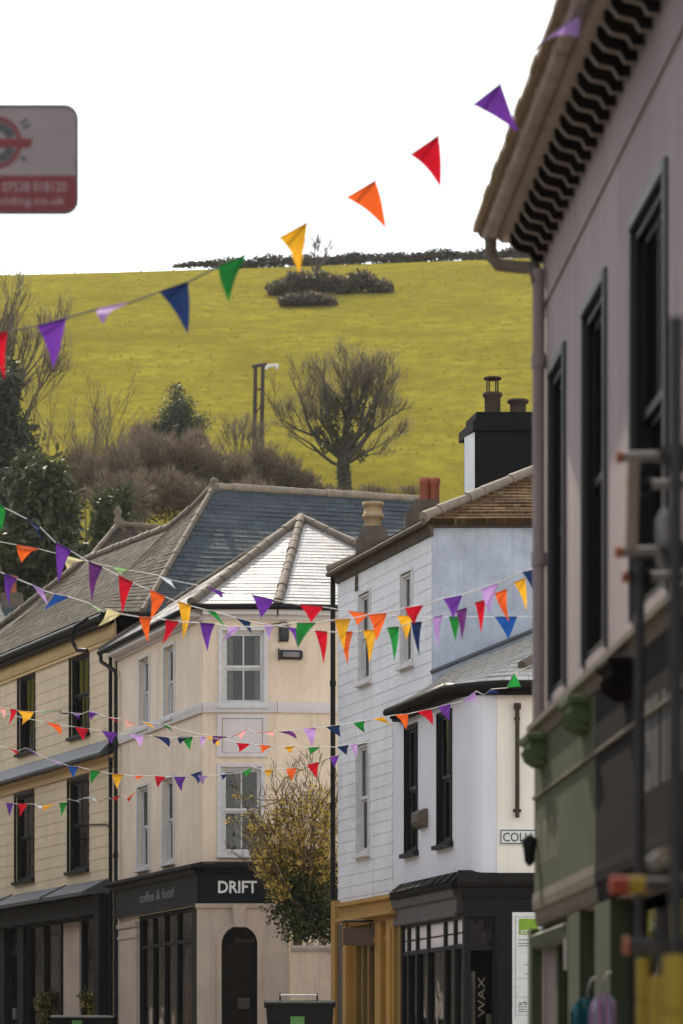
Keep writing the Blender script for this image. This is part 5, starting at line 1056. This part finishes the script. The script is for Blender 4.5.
# small upright evergreen and neighbours at the field foot
def bush(kind, label, px, pytop, pybot, d, wpx, n, size, mats, group=None, asp=.45, cone=.55, seedk=0):
    a, b = at(px, pybot, d), at(px, pytop, d); h = b.z - a.z; w = wpx / F * d / 2
    t = thing(kind, label, 'tree' if 'tree' in kind else 'bush', (a.x, d, hill_z(a.x, d)), group)
    bl = []
    for i in range(16):
        v = R.random(); rr = w * (1 - v * cone) * (.55 if v < .9 else .35); an = R.uniform(0, 6.28); k = R.uniform(.2, .75) * w * (1 - v * cone)
        bl.append((a.x + k * math.cos(an), d + k * math.sin(an), a.z + h * (.08 + .84 * v), rr, rr, h * .14))
    bl.append((a.x, d, a.z + h * .5, w * .5, w * .5, h * .48))
    mb = MB(); gz0 = hill_z(a.x, d); mb.tube([(a.x, d, gz0 - .3), (a.x + .05, d, a.z + h * .4), (a.x, d, a.z + h * .8)], [.16, .11, .04], 7, 0, False); mb.build('trunk', M['barkdark'], t)
    leaves('crown', bl, n, size, mats, t, None, asp); return t
bush('evergreen_tree', 'small dark rounded evergreen standing at the foot of the field', 177, 384, 470, 176, 70, 20000, .11, [M['conifer'], M['conifer'], M['evergreen']], None, .4, .25)
bush('evergreen_tree', 'dark feathery conifer in front of the bare tree at the left edge', 5, 352, 600, 142, 120, 16000, .34, [M['conifer'], M['conifer'], M['evergreen']], None, .25, .55)
bush('broadleaf_tree', 'big glossy dark green tree filling the left edge above the roofs', 50, 448, 640, 124, 150, 20000, .26, [M['evergreen'], M['shrubgreen'], M['ivy'], M['olivedark']], None, .55, .35)
bush('broadleaf_tree', 'olive tinged ivy covered tree behind the finialled rear roof', 112, 485, 620, 134, 80, 8000, .24, [M['shrubgreen'], M['olivedark'], M['ivy']], None, .55, .4)
# tall bare tree at the left edge
d = 150; g = G(-12, 480, d); t = thing('winter_tree', 'tall bare tree rising above the crest at the left edge', 'tree', g)
mb = MB(); tips = []; h0 = at(0, 420, d).z - g.z
mb.tube([g + Vector((0, 0, -.4)), g + Vector((.1, 0, h0 * .5)), g + Vector((0, 0, h0))], [.4, .33, .28], 9, 0, False)
for dx, dz, L_, r in ((.55, 1.0, 3.2, .16), (.25, 1.3, 3.6, .17), (-.1, 1.5, 3.8, .2), (.75, .8, 2.6, .12), (-.5, 1.2, 3.4, .16), (.1, 1.6, 3.9, .16), (-.8, 1, 3, .13), (.42, 1.2, 3.3, .15)):
    branch(mb, g + Vector((0, 0, h0 * R.uniform(.75, 1))), Vector((dx, R.uniform(-.5, .5), dz)), L_, r, 4, .36, .10, (2, 4), .66, None, tips, .10, .016)
mb.build('trunk', M['bark'], t)
tp = np.array([a[:] for a, b in tips]); td = np.array([b[:] for a, b in tips]); c_ = np.repeat(tp, 3, 0) + rng.normal(size=(len(tp) * 3, 3)) * .15
quads('crown', c_, rdir(len(c_)), rng.uniform(.35, .9, len(c_)), rng.uniform(.014, .03, len(c_)), np.repeat(td, 3, 0) + rng.normal(size=c_.shape) * .3 + np.array([0, 0, .3]), [M['twiggrey']], np.zeros(len(c_)), t)
# mass of brown scrub behind the roofs: reads as one thicket
def bl_px(px, pyc, d, wpx, hpx, dep=1.5): a = at(px, pyc, d); return (a.x, d, a.z, wpx / F * d / 2, dep, hpx / F * d / 2)
bl = [bl_px(96, 478, 158, 50, 50), bl_px(120, 470, 160, 50, 60), bl_px(150, 460, 162, 56, 60), bl_px(182, 464, 163, 58, 62), bl_px(212, 472, 164, 46, 60), bl_px(238, 478, 165, 40, 50), bl_px(262, 470, 167, 44, 62), bl_px(285, 478, 168, 40, 50), bl_px(308, 488, 169, 34, 36), bl_px(160, 492, 156, 70, 50), bl_px(205, 500, 156, 60, 40), bl_px(120, 500, 152, 70, 60), bl_px(255, 498, 160, 60, 40), bl_px(78, 470, 160, 40, 50), bl_px(330, 496, 170, 40, 18), bl_px(372, 494, 172, 40, 16), bl_px(198, 445, 166, 26, 30), bl_px(140, 438, 166, 22, 30), bl_px(410, 494, 172, 36, 14)]
o = strips('scrub', bl, 34000, .5, .034, [M['twigface'], M['twiggrey'], M['brownleaf'], M['bramble']], None, 1.2, None, [.4, .32, .12, .16]); tag(o, 'brown leafless scrub massed between the roofs and the field', 'scrub', None, 'stuff')
o = leaves('scrub_undergrowth', [(b[0], b[1] + .6, b[2] - .3, b[3], 1.2, b[5] * .85) for b in bl[:14]], 9000, .2, [M['bramble'], M['twigface'], M['ivy']], None, None, .5, [.5, .3, .2]); tag(o, 'dull bramble leaves low in the brown scrub', 'undergrowth', None, 'stuff')
for i, (px, pt, dd_, lab) in enumerate([(82, 405, 158, 'thin bare sapling with upswept twigs beside the dark conifer'), (240, 418, 168, 'pale bare sapling in front of the utility pole'), (128, 425, 163, 'slender bare sapling in the scrub left of the rounded evergreen')]):
    g = G(px, 500, dd_); t = thing('bare_sapling', lab, 'tree', g, 'bare saplings in the scrub'); mb = MB(); tips = []; hh = at(px, pt, dd_).z - g.z
    for k in range(6): branch(mb, g + Vector((R.uniform(-.3, .3), R.uniform(-.3, .3), hh * .25)), Vector((R.uniform(-.35, .35), R.uniform(-.3, .3), 1)), hh * .34, .05, 3, .33, .1, (2, 3), .7, None, tips, .1, .013)
    mb.tube([g + Vector((0, 0, -.2)), g + Vector((0, 0, hh * .3))], [.09, .06], 6, 0, False); mb.build('trunk', M['bark'] if i != 2 else M['twig'], t)
    tp = np.array([a[:] for a, b in tips]); td = np.array([b[:] for a, b in tips]); c_ = np.repeat(tp, 5, 0) + rng.normal(size=(len(tp) * 5, 3)) * .15
    quads('crown', c_, rdir(len(c_)), rng.uniform(.3, .8, len(c_)), rng.uniform(.014, .028, len(c_)), np.repeat(td, 5, 0) + rng.normal(size=c_.shape) * .35 + np.array([0, 0, .3]), [M['twiggrey'] if i == 1 else M['twigface']], np.zeros(len(c_)), t)
# bramble mound high in the field, with a bare tree in it
def on_hill(px, py):
    """first point of the hill seen along a pixel ray"""
    for d in np.arange(150, 320, .5):
        a = at(px, py, d)
        if a.z <= hill_z(a.x, d): return Vector((a.x, d, hill_z(a.x, d)))
    return G(px, py, 300)
m0 = on_hill(330, 294); d = m0.y
def mound(label, rows, n, weights):
    bl = [bl_px(px, pyc, d, w, h, 1.6) for px, pyc, w, h in rows]; c = bl[len(bl) // 2]
    t = thing('bramble_mound', label, 'bush', (c[0], d, hill_z(c[0], d)))
    leaves('foliage', bl, n, .26, [M['bramble'], M['ivy'], M['twigface']], t, None, .5, weights); strips('bare_stems', [(b[0], b[1], b[2] + .1, b[3], b[4], b[5]) for b in bl], n // 3, .7, .04, [M['twigface'], M['bramble']], t)
mound('long dark bramble mound high on the grass hill', [(278, 289, 26, 12), (298, 283, 36, 22), (322, 283, 40, 20), (345, 286, 34, 16), (362, 281, 26, 18), (378, 289, 26, 18), (388, 290, 12, 16)], 7000, [.55, .37, .08])
d = on_hill(305, 306).y
mound('low brown bramble patch just below the long mound', [(290, 302, 24, 9), (310, 301, 34, 12), (328, 303, 18, 8)], 2500, [.75, .1, .15])
d = m0.y + .5; g = Vector((at(316, 0, d).x, d, hill_z(at(316, 0, d).x, d))); t = thing('winter_tree', 'small faint bare tree growing out of the bramble mound against the sky', 'tree', g); mb = MB(); tips = []
mb.tube([g, g + Vector((0, 0, 1.6))], [.14, .1], 6, 0, False)
for k in range(8): branch(mb, g + Vector((0, 0, R.uniform(.9, 1.6))), Vector((R.uniform(-.6, .6), R.uniform(-.4, .4), 1)), 1.5, .06, 3, .4, .08, (2, 4), .68, None, tips, .12, .014)
mb.build('trunk', M['bark'], t)
# hedge along the crest
pts = []
for px in np.arange(176, 700, 3.0):
    best = min((((HY - F * (hill_z((px - CX) / F * dd, dd) - EYE) / dd), dd) for dd in np.arange(270, 330, 2.0))); pts.append(((px - CX) / F * best[1], best[1], hill_z((px - CX) / F * best[1], best[1])))
bl = [(x, y, z + .35 + .1 * math.sin(x * .9) , .5, .5, (.62 + .16 * math.sin(x * 1.7) + R.uniform(-.1, .12)) * min(1, .25 + i / 26)) for i, (x, y, z) in enumerate(pts)]
hd = thing('hedge', 'dark clipped hedge running along the crest of the hill', 'hedge', pts[60]); leaves('foliage', bl, 30000, .2, [M['bramble'], M['evergreen'], M['twigface']], hd, None, .6, [.55, .4, .05])
# grass tufts and molehills that roughen the field
n = 3000; px = rng.uniform(-60, 640, n); dd = rng.uniform(168, 300, n); x = (px - CX) / F * dd
z = np.array([hill_z(a, b) for a, b in zip(x, dd)]); cl_ = np.sin(x * .35 + dd * .12) * np.sin(dd * .23 - x * .08) + rng.normal(size=n) * .7; k = cl_ > .1
cen = np.stack([x, dd, z + .06], 1)[k]; n = len(cen)
M['tuft'] = leafmat('grass tuft', [(.14, .11, .010), (.19, .155, .013), (.24, .195, .02)], .6, .3)
o = quads('grass', cen, np.tile([[0., 1., .1]], (n, 1)) + rng.normal(size=(n, 3)) * .3, rng.uniform(.06, .16, n), rng.uniform(.08, .3, n), np.tile([[0., 0, 1.]], (n, 1)) + rng.normal(size=(n, 3)) * .25, [M['tuft']], np.zeros(n)); tag(o, 'short rough grass tufts on the hillside', 'grass', None, 'stuff')
# utility pole
d = 172; g = G(258, 460, d); t = thing('utility_pole', 'twin timber electricity pole with white insulators on its arm', 'utility pole', g)
for a, b, r in ((253.5, 255.5, .11), (260.5, 263, .11)):
    mb = MB(); p0 = at(a, 470, d); mb.tube([Vector((p0.x, d, hill_z(p0.x, d) - .5)), at(b, 365, d)], [r * 1.15, r * .85], 8); mb.build('post', M['barkdark'], t)
mb = MB(); mb.tube([at(252, 366.5, d), at(266.5, 364, d)], .09, 6); mb.tube([at(254.5, 390, d), at(262, 389, d)], .05, 6); mb.tube([at(254, 416, d), at(261.5, 405, d)], .04, 6); ca = mb.build('cross_arm', M['barkdark'], t)
mb = MB(); mb.tube([at(265, 365.5, d), at(279, 364.8, d)], .035, 6)
for px, py in ((266.5, 368.5), (269, 366.5), (272, 366), (275.5, 365.5), (277, 368)): mb.lathe(at(px, py, d - .1) + Vector((0, 0, -.06)), [(.05, 0), (.1, .03), (.05, .07), (.1, .09), (.04, .16)], 8)
mb.build('insulator', flat('white porcelain', (.85, .85, .84), .25), t)
for px, py in ((214, 412), (221, 409), (226, 403), (218, 414), (94, 408), (211, 416), (399, 352)):
    pass
# flowering shrub beside the corner shop
d = 66; a = at(298, 1075, d); t = thing('flowering_shrub', 'shrub with sparse yellow blossom over dark green leaves beside the cream shop', 'shrub', (a.x, d, base(0, d)))
mb = MB(); tips = []; tz = at(300, 935, d)
mb.tube([(a.x, d, base(0, d) - .1), (tz.x - .05, d, tz.z), at(300, 905, d)], [.13, .09, .07], 7, 0, False)
arms = [((292, 900), (252, 812)), ((300, 900), (275, 790)), ((306, 900), (300, 785)), ((310, 900), (322, 785)), ((312, 905), (332, 800)), ((295, 905), (250, 850)), ((298, 900), (262, 826)), ((305, 895), (290, 805)), ((300, 905), (248, 868)), ((308, 900), (312, 800))]
for s_, e_ in arms:
    p0, p1 = at(*s_, d + R.uniform(-.3, .2)), at(*e_, d + R.uniform(-.6, .4)); mid = lerp(p0, p1, .5) + Vector((R.uniform(-.1, .1), R.uniform(-.1, .1), .12)); mb.tube([p0, mid, p1], [.03, .02, .009], 5, 0, False)
    for k in range(5): branch(mb, lerp(mid, p1, R.random()), (p1 - mid) + Vector((R.uniform(-.5, .5), R.uniform(-.5, .5), R.uniform(-.2, .5))), R.uniform(.3, .6), .011, 2, .5, .06, (2, 3), .7, None, tips, .18, .006)
long_ = [at(283, 800, d - .2), at(258, 808, d - .25), at(238, 818, d - .3), at(222, 822, d - .3)], [at(275, 795, d - .2), at(285, 778, d - .2), at(310, 766, d - .2), at(333, 757, d - .1)], [at(285, 800, d), at(262, 800, d - .3), at(242, 796, d - .3), at(231, 797, d - .3)]
for L_ in long_: mb.tube(L_, [.014, .011, .009, .006], 5, 0, False)
mb.build('stem', M['twig'], t)
def B(px, py, w, h, dp=.55): return bl_px(px, py, d + R.uniform(-.3, .3), w, h, dp)
up_b = [B(318, 805, 44, 44), B(288, 815, 44, 40), B(262, 830, 40, 36), B(300, 835, 60, 40), B(326, 830, 30, 50), B(264, 856, 28, 34), B(280, 850, 60, 40), B(262, 872, 18, 18)]
mid_b = [B(282, 868, 42, 44), B(300, 865, 60, 50), B(322, 868, 36, 60), B(280, 890, 28, 30)]
low_b = [B(295, 905, 62, 50), B(318, 905, 44, 64), B(302, 928, 50, 34), B(325, 925, 28, 46), B(298, 885, 46, 40)]
leaves('blossom', up_b, 2900, .068, [M['yellowleaf'], M['yellowleaf'], M['yellowleaf'], M['olive']], t, None, .6); leaves('blossom', mid_b, 3300, .075, [M['yellowleaf'], M['olive'], M['shrubgreen'], M['twigface']], t, None, .6, [.5, .33, .1, .07])
strips('twig', up_b + mid_b, 2000, .28, .011, [M['twigface'], M['twiggrey']], t, .9)
leaves('foliage', low_b, 5500, .075, [M['shrubgreen'], M['evergreen'], M['olive']], t, None, .6, [.5, .35, .15])
for L_ in long_:
    pp_ = np.array([lerp(L_[i], L_[i + 1], R.random())[:] for i in range(3) for _ in range(16)]) + rng.normal(size=(48, 3)) * .03
    quads('blossom', pp_, rdir(48), rng.uniform(.03, .07, 48), rng.uniform(.02, .045, 48), rdir(48), [M['yellowleaf']], np.zeros(48), t)
# the rest of the street: a terrace opposite and one behind the camera, added to shade the facades and show in the glass
def terrace(label, a, b, dep, h, cols):
    f = Face.pts(a, b); L = (Vector(b) - Vector(a)).length; mx, my = (a[0] + b[0]) / 2, (a[1] + b[1]) / 2
    if f.N.dot(Vector((-mx, 20 - my))) < 0: f.N = -f.N
    t = thing('terrace', label, 'houses', (mx, my, base(mx, my))); n = max(1, int(L / 6))
    mb = MB(); ops = [(i * L / n + o_, i * L / n + o_ + 1.0, z, z + 1.6) for i in range(n) for o_ in (1.2, 3.8) for z in (5.0, 7.9)] + [(i * L / n + .5, (i + 1) * L / n - .5, .9, 3.4) for i in range(n)]
    wall(mb, f, 0, L, -1.5, h, ops, .12); mb.box(f, 0, L, -dep, -.35, -1.5, h - .05, 1); mb.build('wall', [cols, M['room']], t)
    mb = MB()
    for o_ in ops: mb.box(f, o_[0], o_[1], -.14, -.08, o_[2], o_[3])
    mb.build('window', flat('dark window', (.02, .02, .022), .15), t)
    mb = MB(); mb.roof(f.W(-.2, .3, h), f.W(L + .2, .3, h), f.W(-.2, -dep / 2, h + 2.6), f.W(L + .2, -dep / 2, h + 2.6), .3, .1); mb.roof(f.W(L + .2, -dep, h), f.W(-.2, -dep, h), f.W(L + .2, -dep / 2, h + 2.6), f.W(-.2, -dep / 2, h + 2.6), .5, .1); mb.build('roof', M['slate_brown'], t)
terrace('terrace of cream houses across the street, outside the picture', (-9.5, -25), (-10.5, 50), 8, 10.2, paint('terrace render', (.40, .33, .27), .8, .2, .5, .3))
terrace('terrace of stone houses round the bend across the street, outside the picture', (-11.8, 53), (-39, 150), 8, 12, paint('terrace stone', (.28, .23, .19), .8, .2, .5, .3))
terrace('unseen terrace of dark houses behind the camera, darkened to dim its reflection', (-9, -34), (14, -34), 8, 9.5, paint('terrace brick', (.11, .085, .07), .8, .2, .5, .3))  # colour darkened so its reflection in the glass stays dim
# potted leaves added at the left shop window to imitate a sunlit bush's reflection
for px, w, lab in ((47, 20, 'leaves imitating a bush reflected in the dark shop window left of the cream panel'), (93, 18, 'leaves imitating a bush reflected in the dark shop window right of the cream panel')):
    fx = FC; c = FC.W(FC.s(px), .02, 3.0); t = thing('mirrored_bush', lab, 'reflection', FC.W(FC.s(px), .1, 1.4), 'imitated bush reflections in the dark shop window')
    mb = MB(); mb.lathe(FC.W(FC.s(px), .1, 2.2), [(.12, 0), (.16, .3), (.17, .34)], 10); mb.build('pot', M['redpot'], t)
    leaves('foliage', [(c.x + dx, c.y, c.z + dz, .2, .1, .28) for dx, dz in ((-.1, -.7), (.12, -.3), (-.05, .1), (.15, .45), (-.12, .35), (0, -1.0))], 700, .11, [M['olive'], M['yellowleaf'], M['shrubgreen']], t, None, .5, [.55, .15, .3])

# ================================================================== air
mb = MB(); mb.prism([(-1520, -320), (1520, -320), (1520, 1620), (-1520, 1620)], -6, 125)
hm = bpy.data.materials.new('air'); hm.use_nodes = True; hn = hm.node_tree; hn.nodes.remove(hn.nodes['Principled BSDF'])
pv = hn.nodes.new('ShaderNodeVolumePrincipled'); pv.inputs['Density'].default_value = .00008; pv.inputs['Color'].default_value = (.93, .93, .96, 1); pv.inputs['Anisotropy'].default_value = .3
hn.links.new(pv.outputs[0], hn.nodes['Material Output'].inputs['Volume'])
hz = mb.build('haze', hm); tag(hz, 'pale spring haze over the street and hill', 'haze', None, 'stuff')

# ================================================================== light, sky and camera
sc_ = bpy.context.scene
AZ, EL = math.radians(-14), math.radians(43)      # azimuth from +y (the view), negative = left
sv = Vector((math.sin(AZ) * math.cos(EL), math.cos(AZ) * math.cos(EL), math.sin(EL)))
w = bpy.data.worlds.new('World'); sc_.world = w; w.use_nodes = True; nt = w.node_tree
sky = nt.nodes.new('ShaderNodeTexSky'); sky.sky_type = 'NISHITA'; sky.sun_disc = False; sky.sun_elevation = EL; sky.sun_rotation = AZ
sky.air_density = 1.6; sky.dust_density = .4; sky.ozone_density = 1.0; sky.altitude = 50
bg = nt.nodes['Background']; bg.inputs[1].default_value = .15; hs_ = nt.nodes.new('ShaderNodeHueSaturation'); hs_.inputs['Saturation'].default_value = .28; nt.links.new(sky.outputs[0], hs_.inputs['Color']); nt.links.new(hs_.outputs[0], bg.inputs[0])
ld = bpy.data.lights.new('sun', 'SUN'); ld.energy = 2.8; ld.angle = math.radians(.55); ld.color = (1, .88, .70)
so = bpy.data.objects.new('sun', ld); C.objects.link(so); so.rotation_euler = (-sv).to_track_quat('-Z', 'Y').to_euler(); so.location = (0, 20, 60)
cam = bpy.data.cameras.new('camera'); co = bpy.data.objects.new('camera', cam); C.objects.link(co); sc_.camera = co
co.location = (0, 0, EYE); co.rotation_euler = (math.pi / 2, 0, 0)
cam.sensor_fit = 'HORIZONTAL'; cam.sensor_width = 24; cam.lens = F * 24 / 683; cam.shift_y = (HY - 512) / 683; cam.clip_start = .5; cam.clip_end = 5000
cam.dof.use_dof = True; cam.dof.focus_distance = 62; cam.dof.aperture_fstop = 2.8
sc_.view_settings.view_transform = 'Standard'; sc_.view_settings.look = 'None'; sc_.view_settings.exposure = 1.05; sc_.view_settings.gamma = 1
sc_.render.engine = 'CYCLES'; sc_.cycles.max_bounces = 8; sc_.cycles.transparent_max_bounces = 16
